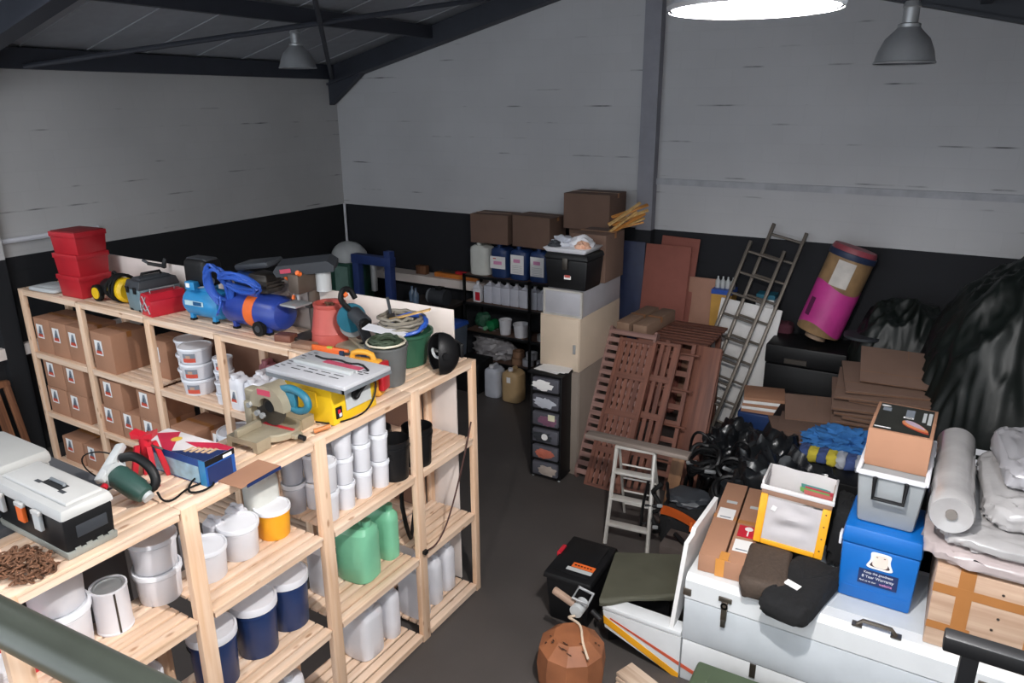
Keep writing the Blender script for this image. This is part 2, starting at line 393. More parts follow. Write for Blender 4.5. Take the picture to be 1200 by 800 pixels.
# ================================================================== high bay lamps
LAMPM = mat('lamp_reflector_aluminium', '#a9abae', 0.35, metal=0.45, var=0.08); LAMPI = mat('lamp_inner_reflector', '#55565c', 0.5, metal=0.0, var=0.05)
def highbay(label, loc, r, watts=0):
    k = r/0.23; x, y, z = loc
    t = thing('high_bay_lamp', label, 'lamp', (x, y, z), group=None)
    s = MB(); s.lathe([(0.23*k, 0), (0.235*k, 0.012), (0.225*k, 0.02), (0.205*k, 0.10), (0.165*k, 0.19), (0.10*k, 0.255), (0.085*k, 0.275)], LAMPM, 40)
    s.f.pop(); s.m.pop(); s.f.pop(); s.m.pop()
    part('shade', s, t)
    s = MB(); s.lathe([(0.222*k, 0.004), (0.2*k, 0.10), (0.16*k, 0.185), (0.09*k, 0.25), (0, 0.252)], LAMPI, 40); s.f.pop(); s.m.pop()
    part('inner_reflector', s, t)
    part('housing', MB().lathe([(0.085*k, 0.27), (0.085*k, 0.30), (0.06*k, 0.31), (0.06*k, 0.42), (0.07*k, 0.43), (0.05*k, 0.47), (0, 0.47)], STEEL, 20), t)
    part('hanger_rod', MB().tube([(0, 0, 0.46), (0, 0, roofz(x)-z+0.02)], 0.012, STEELB), t)
    part('bulb', MB().lathe([(0.03, 0.235), (0.045, 0.19), (0.06, 0.13), (0.045, 0.09), (0, 0.075)], mat('frosted_bulb', '#e8e8e8', 0.3, var=0.02), 16), t)
    return t
highbay('small silver high bay lamp hanging in front of the left wall', (-7.74, 7.39, 4.46), 0.24)
highbay('dark silver bell shaped high bay lamp hanging at the upper right', (-0.58, 7.13, 4.29), 0.23)
highbay('nearest high bay lamp, wide white rim cut by the top of the photo', (-0.58, 2.27, 4.245), 0.235)
highbay('silver high bay lamp above the mezzanine deck', (-0.9, -0.9, 4.245), 0.235)
# ================================================================== long pine racks (an L of two)
NX0, NX1 = -3.57, -3.07                       # near rack depth
NY = [0.15, 1.05, 1.90, 2.80, 3.715, 4.46]    # near rack uprights
NZ = [0.07, 0.76, 1.45, 2.10]                 # near rack shelf tops
def slats_y(y0, y1, x0, x1, z, n):
    m = MB(); w = (x1-x0-0.015*(n-1))/n
    for i in range(n):
        xa = x0+i*(w+0.015); m.bx(xa, xa+w, y0, y1, z-0.02, z, PY, bev=0.003)
    m.bx(x1-0.03, x1-0.004, y0+0.01, y1-0.01, z-0.055, z-0.021, PY); m.bx(x0+0.004, x0+0.03, y0+0.01, y1-0.01, z-0.055, z-0.021, PY)
    return m
rack = thing('storage_rack', 'near pine slatted shelving rack running along the aisle', 'shelving', (0, 0, 0))
for y in NY:
    last = y == NY[-1]
    for x0, x1 in ((NX1-0.045, NX1), (NX0, NX0+0.045)):
        part('post', MB().bx(x0, x1, y, y+(0.06 if last else 0.09), 0, NZ[-1] - 0.0005, PZ, bev=0.004), rack)
    part('cross_rail', MB().bx(NX0+0.046, NX1-0.046, y+0.02, y+0.05, NZ[-1]-0.1, NZ[-1]-0.056, PX), rack)
for i in range(len(NY)-1):
    ya, yb = NY[i]+0.092, NY[i+1]-0.002
    for z in NZ:
        if z == NZ[-1]: ya2, yb2 = NY[i]+0.001, NY[i+1]-0.001 if i < len(NY)-2 else NY[-1]+0.06
        else: ya2, yb2 = ya, yb
        x0 = NX0 if not (z == NZ[-1] and i == 0) else NX0
        part('shelf', slats_y(ya2, yb2, x0+(0 if z == NZ[-1] else 0.047), NX1-(0 if z == NZ[-1] else -0.0), z+(0.001 if z == NZ[-1] else 0), 6), rack)

LX = [-8.75, -7.64, -6.49, -5.47, -4.54, -3.66]; LY0, LY1 = 3.95, 4.45
LZ = [0.06, 0.66, 1.38, 2.10]
def slats_x(x0, x1, y0, y1, z, n):
    m = MB(); w = (y1-y0-0.013*(n-1))/n
    for i in range(n):
        ya = y0+i*(w+0.013); m.bx(x0, x1, ya, ya+w, z-0.02, z, PX, bev=0.003)
    m.bx(x0+0.01, x1-0.01, y0+0.004, y0+0.03, z-0.065, z-0.021, PX); m.bx(x0+0.01, x1-0.01, y1-0.03, y1-0.004, z-0.065, z-0.021, PX)
    return m
rack2 = thing('storage_rack', 'far pine shelving rack at the left holding cartons and white tubs', 'shelving', (0, 0, 0))
for x in LX:
    for y0, y1 in ((LY0, LY0+0.045), (LY1-0.045, LY1)):
        part('post', MB().bx(x, x+0.085, y0, y1, 0, LZ[-1] - 0.0005, PZ, bev=0.004), rack2)
for i in range(len(LX)-1):
    for z in LZ:
        top = z == LZ[-1]
        xa, xb = (LX[i]+0.001, LX[i+1]-0.001) if top else (LX[i]+0.087, LX[i+1]-0.002)
        if top and i == len(LX)-2: xb = NX0-0.01
        part('shelf', slats_x(xa, xb, LY0, LY1, z+(0.001 if top else 0), 6), rack2)
HARDB = mat('brown_hardboard', '#7d5a48', 0.8, var=0.05)
part('hardboard_back', MB().bx(-6.45, -3.66, LY1+0.002, LY1+0.01, 0.66, 2.03, HARDB), rack2, 'brown hardboard back')
m = MB(); m.bx(-8.2, -3.28, LY1+0.075, LY1+0.09, 2.06, 2.47, WHITEP, bev=0.004); m.bx(-4.6, -3.28, LY1+0.075, LY1+0.09, 0.02, 2.06, WHITEP)
for x in (-8.1, -6.4, -4.5): m.bx(x, x+0.04, LY1+0.012, LY1+0.074, 1.8 if x < -5 else 0.0, 2.4, PZ)
solo('backing_board', 'long white board standing up behind the top of the far pine rack', 'board', m)

# ------------------------------------------------------------------ small prototypes
MCACHE = {}
def cached(key, fn, angle=35):
    if key not in MCACHE: MCACHE[key] = fn().mesh(key[0], angle)
    return MCACHE[key]
def b_body(d, h, m):
    r = d/2
    return MB().lathe([(r*0.86, 0), (r*0.88, 0.004), (r*0.955, h*0.80), (r*1.0, h*0.80), (r*1.0, h*0.84), (r*0.965, h*0.845), (r*0.97, h*0.93), (r*0.9, h*0.93), (r*0.85, h*0.5), (0, h*0.5)], m, 28)
def b_lid(d, h, m):
    r = d/2
    return MB().lathe([(r*0.99, h*0.87), (r*1.04, h*0.87), (r*1.04, h-0.004), (r*1.02, h), (r*0.94, h), (r*0.91, h-0.008), (0, h-0.007)], m, 28)
def b_decal(d, h):
    r = d/2*0.945+0.002; m = MB()
    def patch(a0, a1, z0, z1, mm, o=0.0):
        n = 6; vs = []
        for i in range(n+1):
            a = a0+(a1-a0)*i/n
            for z in (z0, z1):
                k = r+o+ (z/h-0.45)*d*0.045
                vs.append((k*math.sin(a), -k*math.cos(a), z))
        m.add(vs, [(2*i, 2*i+2, 2*i+3, 2*i+1) for i in range(n)], mm)
    patch(-0.75, 0.05, h*0.16, h*0.72, LOGG); patch(-0.75, 0.05, h*0.16, h*0.42, LOGR, 0.0015); patch(-0.55, -0.25, h*0.42, h*0.6, mat('beige_print', '#b99a86', 0.6), 0.0015)
    return m
def bucket(label, loc, d, h, bm=None, lm=None, decal=None, bail=False, group=None, cat='bucket', name='lidded_bucket', lid=True, rz=0.0):
    bm = bm or WHITE; lm = lm or WHITEL
    t = thing(name, label, cat, loc, rz, group)
    part('bucket_body', cached(('bucket_body', d, h, bm.name), lambda: b_body(d, h, bm)), t)
    if lid: part('lid', cached(('lid', d, h, lm.name), lambda: b_lid(d, h, lm)), t)
    if decal is not None: part('printed_label', cached(('printed_label', d, h), lambda: b_decal(d, h)), t, rot=(0, 0, decal))
    if bail:
        def bl():
            m = MB(); r = d/2*1.03
            m.tube([(r*math.cos(a), -0.012-r*0.28*math.sin(a), h*0.82-r*0.62*math.sin(a)) for a in [PI*i/14 for i in range(15)]], 0.0035, BLACKM, n=6)
            m.cyl((-0.03, -r*0.28-0.012, h*0.82-r*0.62), (0.03, -r*0.28-0.012, h*0.82-r*0.62), 0.008, bm, n=8)
            return m
        part('bail_handle', cached(('bail_handle', d, h), bl), t, rot=(0, 0, 1.1))
    return t
def jerry_body(w, l, h, m):
    b = MB()
    def sec(z, kx, ky): return [(kx*w/2*math.copysign(abs(math.cos(a))**0.6, math.cos(a)), ky*l/2*math.copysign(abs(math.sin(a))**0.6, math.sin(a)), z) for a in [2*PI*(i+0.5)/28 for i in range(28)]]
    levels = [(0, 0.9, 0.9), (0.015, 0.98, 0.98), (h*0.3, 1, 1), (h*0.5, 0.99, 0.99), (h*0.72, 1, 1), (h*0.82, 0.95, 0.96), (h*0.89, 0.6, 0.8)]
    vs = []
    for L_ in levels: vs += sec(*L_)
    n = 28; fs = [(j*n+i, j*n+(i+1) % n, (j+1)*n+(i+1) % n, (j+1)*n+i) for j in range(len(levels)-1) for i in range(n)]
    fs += [tuple(reversed(range(n))), tuple((len(levels)-1)*n+i for i in range(n))]
    b.add(vs, fs, m)
    b.tube([(0, l*0.30, h*0.86), (0, l*0.24, h*0.965), (0, -l*0.12, h*0.965), (0, -l*0.2, h*0.87)], min(0.02, w*0.12), m, n=8, smooth=1)
    b.cyl((0, -l*0.30, h*0.84), (0, -l*0.30, h*0.93), min(0.03, w*0.17), m, n=14)
    return b
def jerrycan(label, loc, w, l, h, m, cap=None, rz=0.0, group=None, decal=None, cat='jerrycan', name='jerrycan'):
    t = thing(name, label, cat, loc, rz, group)
    part('can_body', cached(('can_body', w, l, h, m.name), lambda: jerry_body(w, l, h, m), ), t)
    part('screw_cap', cached(('screw_cap', w, l, h, (cap or WHITE).name), lambda: MB().cyl((0, -l*0.30, h*0.925), (0, -l*0.30, h), min(0.034, w*0.2), cap or WHITE, n=16)), t)
    if decal: part('printed_label', decal, t)
    return t
def logo_label(w, h):
    # white sticker with a grey wedge over a red foot
    m = MB(); y = -0.002
    m.add([(-w/2, y, 0), (w/2, y, 0), (w/2, y, h), (-w/2, y, h)], [(0, 1, 2, 3)], PAPER)
    y = -0.004
    m.add([(-w*0.30, y, h*0.30), (w*0.36, y, h*0.30), (w*0.22, y, h*0.88), (-w*0.02, y, h*0.88)], [(0, 1, 2, 3)], LOGG)
    m.add([(-w*0.40, y, h*0.10), (w*0.42, y, h*0.10), (w*0.34, y, h*0.34), (-w*0.30, y, h*0.34)], [(0, 1, 2, 3)], LOGR)
    m.add([(-w*0.05, -0.005, h*0.4), (w*0.12, -0.005, h*0.4), (w*0.1, -0.005, h*0.66), (w*0.02, -0.005, h*0.66)], [(0, 1, 2, 3)], mat('dark_print', '#3b3d45', 0.6))
    return m
def carton(label, loc, d, group=None, rz=0.0, m=None, sticker='logo', tape=None, cat='carton', name='carton', rot=None):
    x, y, z = d; m = m or CARD
    t = thing(name, label, cat, loc, rz, group, rot)
    def body():
        b = MB(); b.box((0, 0, z/2), (x, y, z), m, bev=0.004)
        b.bx(-x/2+0.004, x/2-0.004, -0.002, 0.002, z, z+0.0012, CARDK)      # flap joint
        return b
    part('carton_body', cached(('carton_body', d, m.name), body), t)
    def tp():
        b = MB(); k = 0.025; b.bx(-x/2-0.001, x/2+0.001, -k, k, z+0.0008, z+0.002, tape or TAPE); b.bx(-x/2-0.0015, -x/2-0.0003, -k, k, z-0.06, z+0.002, tape or TAPE); b.bx(x/2+0.0003, x/2+0.0015, -k, k, z-0.06, z+0.002, tape or TAPE)
        return b
    part('packing_tape', cached(('packing_tape', d, (tape or TAPE).name), tp), t)
    if sticker == 'logo': part('sticker', cached(('sticker', 0.13, 0.16), lambda: logo_label(0.13, 0.16)), t, loc=(-x*0.16, -y/2, z*0.42))
    return t

# ------------------------------------------------------------------ goods on the far rack
G = 'logo cartons on the far rack'
zs = LZ[2]
for i, x in enumerate((-8.50, -8.18, -7.86)):
    carton(['leftmost', 'middle', 'rightmost'][i]+' of three brown cartons in the top left bay of the far rack', (x, 4.19, zs), (0.315, 0.38, 0.40), G)
carton('wide brown carton on the upper shelf of the far rack beside the third upright', (-7.32, 4.17, zs), (0.36, 0.40, 0.42), G)
carton('brown carton half hidden behind the upright, second bay upper shelf', (-6.67, 4.30, zs), (0.30, 0.28, 0.40), G)
zs = LZ[1]
nm = [['lower left', 'lower right'], ['upper left', 'upper right']]
for r in range(2):
    for c_ in range(2):
        carton(nm[r][c_]+' carton of the block of four, left end bay, far rack middle shelf', (-8.42+c_*0.40+0.02*r, 4.18, zs+r*0.325), (0.385, 0.40, 0.32), G)
for i, x in enumerate((-7.39, -7.05, -6.70)):
    carton(['left end', 'centre', 'right end'][i]+' carton of the bottom row, second bay, far rack middle shelf', (x, 4.18, zs), (0.325, 0.40, 0.31), G)
carton('carton sitting alone at the left of the upper row, second bay middle shelf', (-7.30, 4.16, zs+0.312), (0.37, 0.38, 0.31), G)
carton('carton at the right of the upper row against the upright, second bay middle shelf', (-6.70, 4.18, zs+0.312), (0.325, 0.40, 0.31), G)
carton('brown carton on the middle shelf under the stacked white tubs', (-6.19, 4.18, zs), (0.36, 0.40, 0.33), G)
carton('carton set back behind the white pail on the middle shelf of the far rack', (-5.84, 4.28, zs), (0.28, 0.28, 0.30), G)
zs = LZ[0]
for i, x in enumerate((-8.36, -7.92, -7.33)):
    carton(['farthest left', 'middle', 'last right'][i]+' of three cartons on the bottom shelf of the far rack', (x, 4.2, zs), (0.40, 0.40, 0.30), G)
# white tubs with orange print: three stacks
g = 'white tubs stacked on the far rack'
wd = ['bottom', 'middle', 'top']
for k in range(3):
    bucket(wd[k]+' tub of the left rear stack of white printed tubs', (-6.32, 4.28, LZ[2]+k*0.151), 0.27, 0.15, decal=0.85, group=g, name='lidded_tub', cat='tub')
    bucket(wd[k]+' tub of the big front stack of white printed tubs', (-6.02, 4.13, LZ[2]+k*0.156), 0.31, 0.155, decal=0.85, group=g, name='lidded_tub', cat='tub')
    bucket(wd[k]+' tub of the stack of small white tubs beside the big stack', (-5.73, 4.20, LZ[2]+k*0.126), 0.18, 0.125, decal=0.85, group=g, name='lidded_tub', cat='tub')
for k in range(2):
    bucket(['lower', 'upper'][k]+' of two small white tubs next to the fourth upright', (-5.57, 4.06, LZ[2]+k*0.106), 0.15, 0.105, group=g, name='lidded_tub', cat='tub')
bucket('white lidded pail on the middle shelf behind the saw end of the near rack', (-5.60, 4.16, LZ[1]), 0.36, 0.40)
# jugs
g = 'white jugs on the far rack'
jl = logo_label(0.09, 0.13)
JL = jl.mesh('printed_label')
for i, (x, y) in enumerate(((-5.27, 4.05), (-5.05, 4.05), (-5.14, 4.22), (-4.92, 4.22), (-4.83, 4.06), (-4.70, 4.22))):
    t = jerrycan(['front left white jug with grey and red logo on the far rack', 'front white jug with logo, second from the left on the far rack', 'white jug in the second row just behind the two front logo jugs', 'white jug in the back row beside the hardboard', 'white jug of the far rack seen behind the yellow saw', 'white jug at the back right, partly behind the saw table'][i],
             (x-0.06, y, LZ[2]), 0.205, 0.15, 0.34, WHITE, WHITE, group=g, cat='jug', name='plastic_jug')
    part('printed_label', JL, t, loc=(0, -0.077, 0.07))
ROSE = mat('pink_translucent_plastic', '#a76a72', 0.4, var=0.1)
jerrycan('pink jug at the back left of the white jugs', (-5.30, 4.37, LZ[2]), 0.2, 0.12, 0.38, ROSE, ROSE, group='pink jugs', cat='jug', name='plastic_jug')
jerrycan('second pink jug, right of the first at the back of the far rack', (-5.08, 4.37, LZ[2]), 0.2, 0.12, 0.37, ROSE, ROSE, group='pink jugs', cat='jug', name='plastic_jug')

# ------------------------------------------------------------------ goods on the near rack
L1, L2, L3, L4 = NZ[3], NZ[2], NZ[1], NZ[0]
bucket('lower of the two white buckets stacked beside the metal tin', (-3.43, 1.935, L2), 0.245, 0.19, group='white buckets near rack')
bucket('upper of the two white buckets stacked beside the metal tin', (-3.43, 1.935, L2+0.191), 0.245, 0.19, group='white buckets near rack')
bucket('lower of the pair of white buckets under the black toolbox', (-3.46, 1.44, L2), 0.27, 0.25, group='white buckets near rack')
bucket('upper of the pair of white buckets under the black toolbox', (-3.46, 1.44, L2+0.251), 0.27, 0.25, group='white buckets near rack')
bucket('white lidded bucket at the left edge behind the handrail', (-3.33, 1.07, L2), 0.17, 0.22, group='white buckets near rack')
t = thing('paint_tin', 'white metal paint tin with bare steel lid and dark side seam', 'tin', (-3.40, 1.655, L2), 0)
part('tin_body', MB().lathe([(0.085, 0), (0.088, 0.004), (0.088, 0.012), (0.085, 0.016), (0.085, 0.235), (0.088, 0.24), (0.088, 0.25), (0.08, 0.25), (0.08, 0.238), (0, 0.238)], WHITE, 32), t)
part('lid', MB().lathe([(0.074, 0.238), (0.074, 0.246), (0.066, 0.246), (0.064, 0.24), (0, 0.24)], STEEL, 28), t, 'bare steel lid')
part('seam', MB().box((0.0865, 0, 0.125), (0.003, 0.009, 0.23), DARKST, rot=(0, 0, 0)), t, 'dark seam', rot=(0, 0, -0.25))
solo('red_carton', 'red and white carton at the lower left, behind the white buckets', 'carton', MB().bx(-0.09, 0.09, -0.12, 0.12, 0, 0.22, REDM, bev=0.003).bx(-0.0915, 0.0915, -0.06, 0.06, 0.03, 0.16, PAPER), (-3.5, 1.22, L2))
bucket('white bucket right of the near upright, lid slightly raised', (-3.36, 2.19, L2), 0.225, 0.20, group='white buckets near rack')
bucket('white bucket between the near white one and the yellow one', (-3.38, 2.43, L2), 0.235, 0.215, group='white buckets near rack')
bucket('bright yellow bucket with a white lid', (-3.37, 2.68, L2), 0.215, 0.20, AMBER)
g = 'white jugs behind the front buckets'
for i, (x, y) in enumerate(((-3.5, 2.2), (-3.5, 2.36), (-3.5, 2.52))):
    t = jerrycan(['left', 'middle', 'right'][i]+' white jug standing behind the open lidded buckets of the near rack', (x, y, L2), 0.11, 0.13, 0.25, WHITE, rz=PI/2, group=g, cat='jug', name='plastic_jug')
    part('printed_label', JL, t, loc=(0, -0.066, 0.05))
bucket('lower grey tinted bucket in the stack beside the yellow bucket', (-3.47, 2.95, L2), 0.155, 0.21, CLEARG, group='grey tinted buckets')
bucket('upper grey tinted bucket in the stack beside the yellow bucket', (-3.47, 2.95, L2+0.211), 0.155, 0.21, CLEARG, group='grey tinted buckets')
jerrycan('cloudy white jerrycan at the back under the mitre saw', (-3.48, 2.70, L2), 0.22, 0.14, 0.42, NATUR, WHITE, rz=PI/2)
g = 'slim white pails under the table saw'
cols = [('first column from the second upright', -3.21, 2.99, 2, 0.15, 0.205), ('second column from the second upright', -3.215, 3.155, 3, 0.135, 0.185), ('third column from the second upright', -3.215, 3.325, 3, 0.135, 0.2), ('fourth column, nearest the black buckets', -3.215, 3.50, 3, 0.138, 0.2)]
for nme, x, y, n, d, h in cols:
    for k in range(n): bucket((['bottom', 'top'] if n == 2 else wd)[k]+' white pail of the '+nme, (x, y, L2+k*(h+0.001)), d, h, group=g, name='white_pail', cat='pail')
for i, (y, n) in enumerate(((3.06, 3), (3.24, 3), (3.42, 3))):
    for k in range(n): bucket(wd[k]+' white pail in the rear row, '+['left', 'middle', 'right'][i]+' column under the table saw', (-3.39, y, L2+k*0.2), 0.14, 0.195, group=g, name='white_pail', cat='pail')
t = thing('black_bucket', 'black open bucket with turned down handle at the end of the near rack', 'bucket', (-3.19, 3.90, L2))
def bb(d, h): return MB().lathe([(d*0.43, 0), (d*0.49, h*0.8), (d*0.52, h*0.8), (d*0.52, h*0.86), (d*0.5, h*0.86), (d*0.51, h), (d*0.48, h), (d*0.41, 0.01), (0, 0.01)], BLACK, 28)
part('bucket_body', bb(0.225, 0.30), t)
part('bail_handle', MB().tube([(0.11*math.cos(a), -0.03-0.03*math.sin(a), 0.22-0.09*math.sin(a)) for a in [PI*i/12 for i in range(13)]], 0.004, BLACKM, n=6), t, rot=(0, 0, 1.3))
t2 = copy_tree(t, (-3.20, 3.645, L2), 0.4, 'black bucket left of the third upright, in front of the white bag')
t3 = copy_tree(t, (-3.43, 3.72, L2), 0.9, 'black bucket set back behind the other two black ones')
solo('plastic_bag', 'crumpled white plastic bag lying on top of the rear white pails', 'bag', MB().blob((0, 0, 0.03), (0.05, 0.06, 0.035), WHITE, 0.4, 2.2, 5, zmin=0, ridge=True), (-3.42, 3.57, L2))
# middle shelf: blue buckets, green jerrycans
g = 'navy buckets with white lids'
for i, (x, y) in enumerate(((-3.36, 1.67), (-3.35, 2.14), (-3.36, 2.45), (-3.38, 2.73))):
    bucket(['navy bucket left of the near upright, cut by the handrail', 'navy bucket just right of the near upright', 'navy bucket in the middle of the bay below the yellow bucket', 'navy bucket beside the second upright'][i], (x, y, L3), 0.275, 0.37, BLUE, WHITE, bail=True, group=g)
jerrycan('large pale green jerrycan on the middle shelf', (-3.33, 3.345, L3), 0.24, 0.29, 0.47, GREENP, GREENP, rz=PI/2+0.1, group='green jerrycans')
jerrycan('second pale green jerrycan, right behind the large one', (-3.36, 3.63, L3), 0.14, 0.29, 0.45, GREENP, GREENP, rz=PI/2, group='green jerrycans')
jerrycan('white jerrycan at the left of the green ones behind the second upright', (-3.42, 3.08, L3), 0.14, 0.2, 0.40, WHITE, rz=PI/2)
t = thing('cable_coil', 'black cable coil hanging in the end bay of the near rack', 'cable', (-3.3, 3.90, L3))
part('loops', MB().tube([(0.02*math.sin(i*0.7), 0.075*math.sin(i*2*PI/18)*(1+0.15*math.sin(i)), 0.27+0.26*math.cos(i*2*PI/18)*(1+0.04*math.sin(i*1.7))) for i in range(18*6)], 0.011, BLACK, n=6), t)
part('tie', MB().tube(ring(0.04, 10, 0.53), 0.008, RUBBER, n=6, closed=True), t)
# bottom shelf
g = 'white jerrycans on the bottom shelf'
for i, (x, y, w_) in enumerate(((-3.36, 3.36, 0.25), (-3.36, 3.60, 0.14), (-3.30, 3.90, 0.15), (-3.32, 4.10, 0.14), (-3.34, 4.30, 0.15))):
    jerrycan(['big white jerrycan left of the third upright on the bottom shelf', 'slim white jerrycan touching the big one on the bottom shelf', 'white jerrycan just right of the third upright, bottom shelf', 'middle white jerrycan of the end bay, bottom shelf', 'last white jerrycan at the far end of the bottom shelf'][i], (x, y, L4), w_, 0.27, 0.46, WHITE, rz=PI/2, group=g)
jerrycan('white jerrycan on the bottom shelf cut by the lower edge of the photo', (-3.33, 2.55, L4), 0.26, 0.27, 0.46, WHITE, rz=PI/2, group=g)
bucket('white bucket on the middle shelf, lowest at the left photo edge', (-3.40, 1.30, L3), 0.26, 0.36, WHITE, WHITE)
t = thing('power_cord', 'thin brown cord hung slanting across the open end of the near rack', 'cord', (-3.05, 4.4, 0))
part('cord', MB().tube([(0.0, 0.0, 1.62), (0.01, -0.06, 1.50), (0.012, -0.2, 1.2), (0.012, -0.36, 0.92), (0.012, -0.5, 0.8), (0.0, -0.62, 0.80)], 0.007, mat('brown_cord', '#4b2f2a', 0.6), n=6, smooth=2), t)
part('plug', MB().bx(-0.015, 0.015, -0.66, -0.62, 0.785, 0.815, BLACK, bev=0.004), t)
# ================================================================== machines and tools on the rack tops
Z = 2.102
solo('loose_cover', 'pale grey plastic lid lying at the left end of the far rack', 'lid', MB().pillow((0, 0, 0.026), (0.46, 0.30, 0.05), LGREY, 0.001, p=8).bx(-0.16, 0.16, -0.09, 0.09, 0.048, 0.056, LGREY, bev=0.003), (-8.33, 4.12, Z), 0.1)
# red stacking bins
g = 'red stacking bins'
def bin_parts(t):
    m = MB(); w, l, h = 0.385, 0.345, 0.235
    m.taper((0, 0, 0), (w*0.93, l*0.93), (w, l), h*0.8, RED, bev=0.006, open_top=True)
    m.taper((0, 0, 0.008), (w*0.88, l*0.88), (w*0.95, l*0.95), h*0.78, RED, open_top=True)
    part('bin_body', m, t)
    m = MB()
    for s in (-1, 1):
        m.bx(-w/2-0.008, w/2+0.008, s*(l/2)-0.008, s*(l/2)+0.008, h*0.78, h, RED, bev=0.004); m.bx(s*(w/2)-0.008, s*(w/2)+0.008, -l/2, l/2, h*0.78, h, RED, bev=0.004)
    part('rim', m, t)
for k in range(3):
    t = thing('stacking_bin', wd[k]+' of the three red plastic bins stacked on the far rack', 'bin', (-7.80+0.012*(k-1), 4.19, Z+k*0.226), 0.03+0.04*k, g)
    bin_parts(t)
    if k == 2: part('cover', MB().box((0, 0, 0.238), (0.37, 0.33, 0.012), mat('dark_red_cover', '#7c1c20', 0.7), bev=0.004), t, 'dark red cover')
# pressure washer on its side
t = thing('pressure_washer', 'black and yellow pressure washer lying on its side', 'washer', (-7.26, 4.20, Z))
part('motor_drum', MB().cyl((0.0, 0, 0.13), (0.22, 0, 0.13), 0.125, YELLOW, n=24, prof=lambda L: [(0.08, 0), (0.125, 0.02), (0.125, L-0.03), (0.1, L)]), t, 'yellow drum')
part('body', MB().cyl((-0.2, 0, 0.13), (0.02, 0, 0.13), 0.1, BLACK, n=20, prof=lambda L: [(0.05, 0), (0.085, 0.03), (0.1, 0.12), (0.1, L)]), t, 'black body')
w = MB(); w.cyl((-0.17, -0.13, 0.085), (-0.17, -0.09, 0.085), 0.085, RUBBER, n=24)
part('wheel', w, t); part('wheel_hub', MB().cyl((-0.17, -0.14, 0.085), (-0.17, -0.128, 0.085), 0.06, YELLOW, n=20), t, 'yellow hub')
part('wheel', MB().cyl((-0.17, 0.09, 0.085), (-0.17, 0.13, 0.085), 0.085, RUBBER, n=24), t)
part('carry_handle', MB().tube([(-0.05, 0, 0.22), (-0.03, 0, 0.30), (0.01, 0, 0.30), (0.06, 0, 0.24)], 0.014, BLACK, smooth=2), t)
part('hose', MB().tube([(0.04+0.028*i/16, 0.142*math.cos(2*PI*i/16+0.0)*(1+0.08*math.sin(i)), 0.145+0.135*math.sin(2*PI*i/16)) for i in range(16*4)], 0.014, RUBBER, n=7), t)
t = thing('spray_gun', 'black trigger spray gun lying across the grey toolbox lid', 'spray gun', (-6.85, 4.44, Z+0.335), 0.5)
part('barrel', MB().cyl((-0.12, 0, 0.05), (0.06, 0, 0.02), 0.018, BLACK), t); part('grip', MB().box((0.05, 0, 0.055), (0.04, 0.035, 0.11), BLACK, rot=(0, 0.35, 0), bev=0.01), t)
part('nozzle', MB().cyl((-0.17, 0, 0.085), (-0.11, 0, 0.05), 0.014, DGREY), t)
# toolboxes on the far rack
def toolbox(name, label, loc, w, l, h, bodym, lidm, rz, accent=None):
    t = thing(name, label, 'toolbox', loc, rz)
    part('box_body', MB().taper((0, 0, 0), (w*0.92, l*0.94), (w, l), h*0.66, bodym, bev=0.008), t)
    m = MB(); m.taper((0, 0, h*0.665), (w*1.03, l*1.03), (w*0.9, l*0.9), h*0.25, lidm, bev=0.01); m.taper((0, 0, h*0.915), (w*0.6, l*0.8), (w*0.55, l*0.7), h*0.06, lidm, bev=0.006)
    part('lid', m, t)
    part('handle', MB().tube([(0, -l*0.25, h*0.95), (0, -l*0.22, h*1.06), (0, l*0.22, h*1.06), (0, l*0.25, h*0.95)], 0.013, accent or BLACK), t)
    for s in (-1, 1): part('latch', MB().bx(s*w*0.25-0.02, s*w*0.25+0.02, -l*0.525-0.008, -l*0.525+0.004, h*0.55, h*0.74, accent or BLACK, bev=0.004), t)
    for s in (-1, 1): part('foot', MB().bx(s*w*0.3-0.025, s*w*0.3+0.025, -l*0.47-0.003, -l*0.4, -0.0, 0.02, BLACK), t)
    return t
TEALG = mat('grey_teal_plastic', '#6b7f86', 0.5, var=0.06)
toolbox('toolbox', 'grey toolbox with black lid on the far rack', (-6.71, 4.24, Z), 0.26, 0.42, 0.33, TEALG, DGREY, -0.08)
t = thing('cantilever_toolbox', 'red steel cantilever toolbox with folded silver arms at its end', 'toolbox', (-6.44, 4.16, Z), -0.12)
m = MB(); m.box((0, 0, 0.075), (0.19, 0.36, 0.15), REDM, bev=0.004); m.prism([(-0.095, 0.152), (0.095, 0.152), (0.06, 0.215), (-0.06, 0.215)], -0.18, 0.18, REDM, 'y'); part('box_body', m, t)
m = MB()
for s in (-1, 1): m.tube([(s*0.075, -0.186, 0.03), (-s*0.03, -0.188, 0.19)], 0.006, STEEL, n=6); m.tube([(s*0.075, -0.186, 0.11), (s*0.0, -0.188, 0.05)], 0.005, STEEL, n=6)
m.tube([(-0.08, -0.187, 0.03), (-0.08, -0.187, 0.14)], 0.005, STEEL, n=6)
part('cantilever_arms', m, t, 'silver arms')
part('handle', MB().tube([(0, -0.12, 0.215), (0, -0.12, 0.245), (0, 0.12, 0.245), (0, 0.12, 0.215)], 0.007, STEEL, n=6), t)
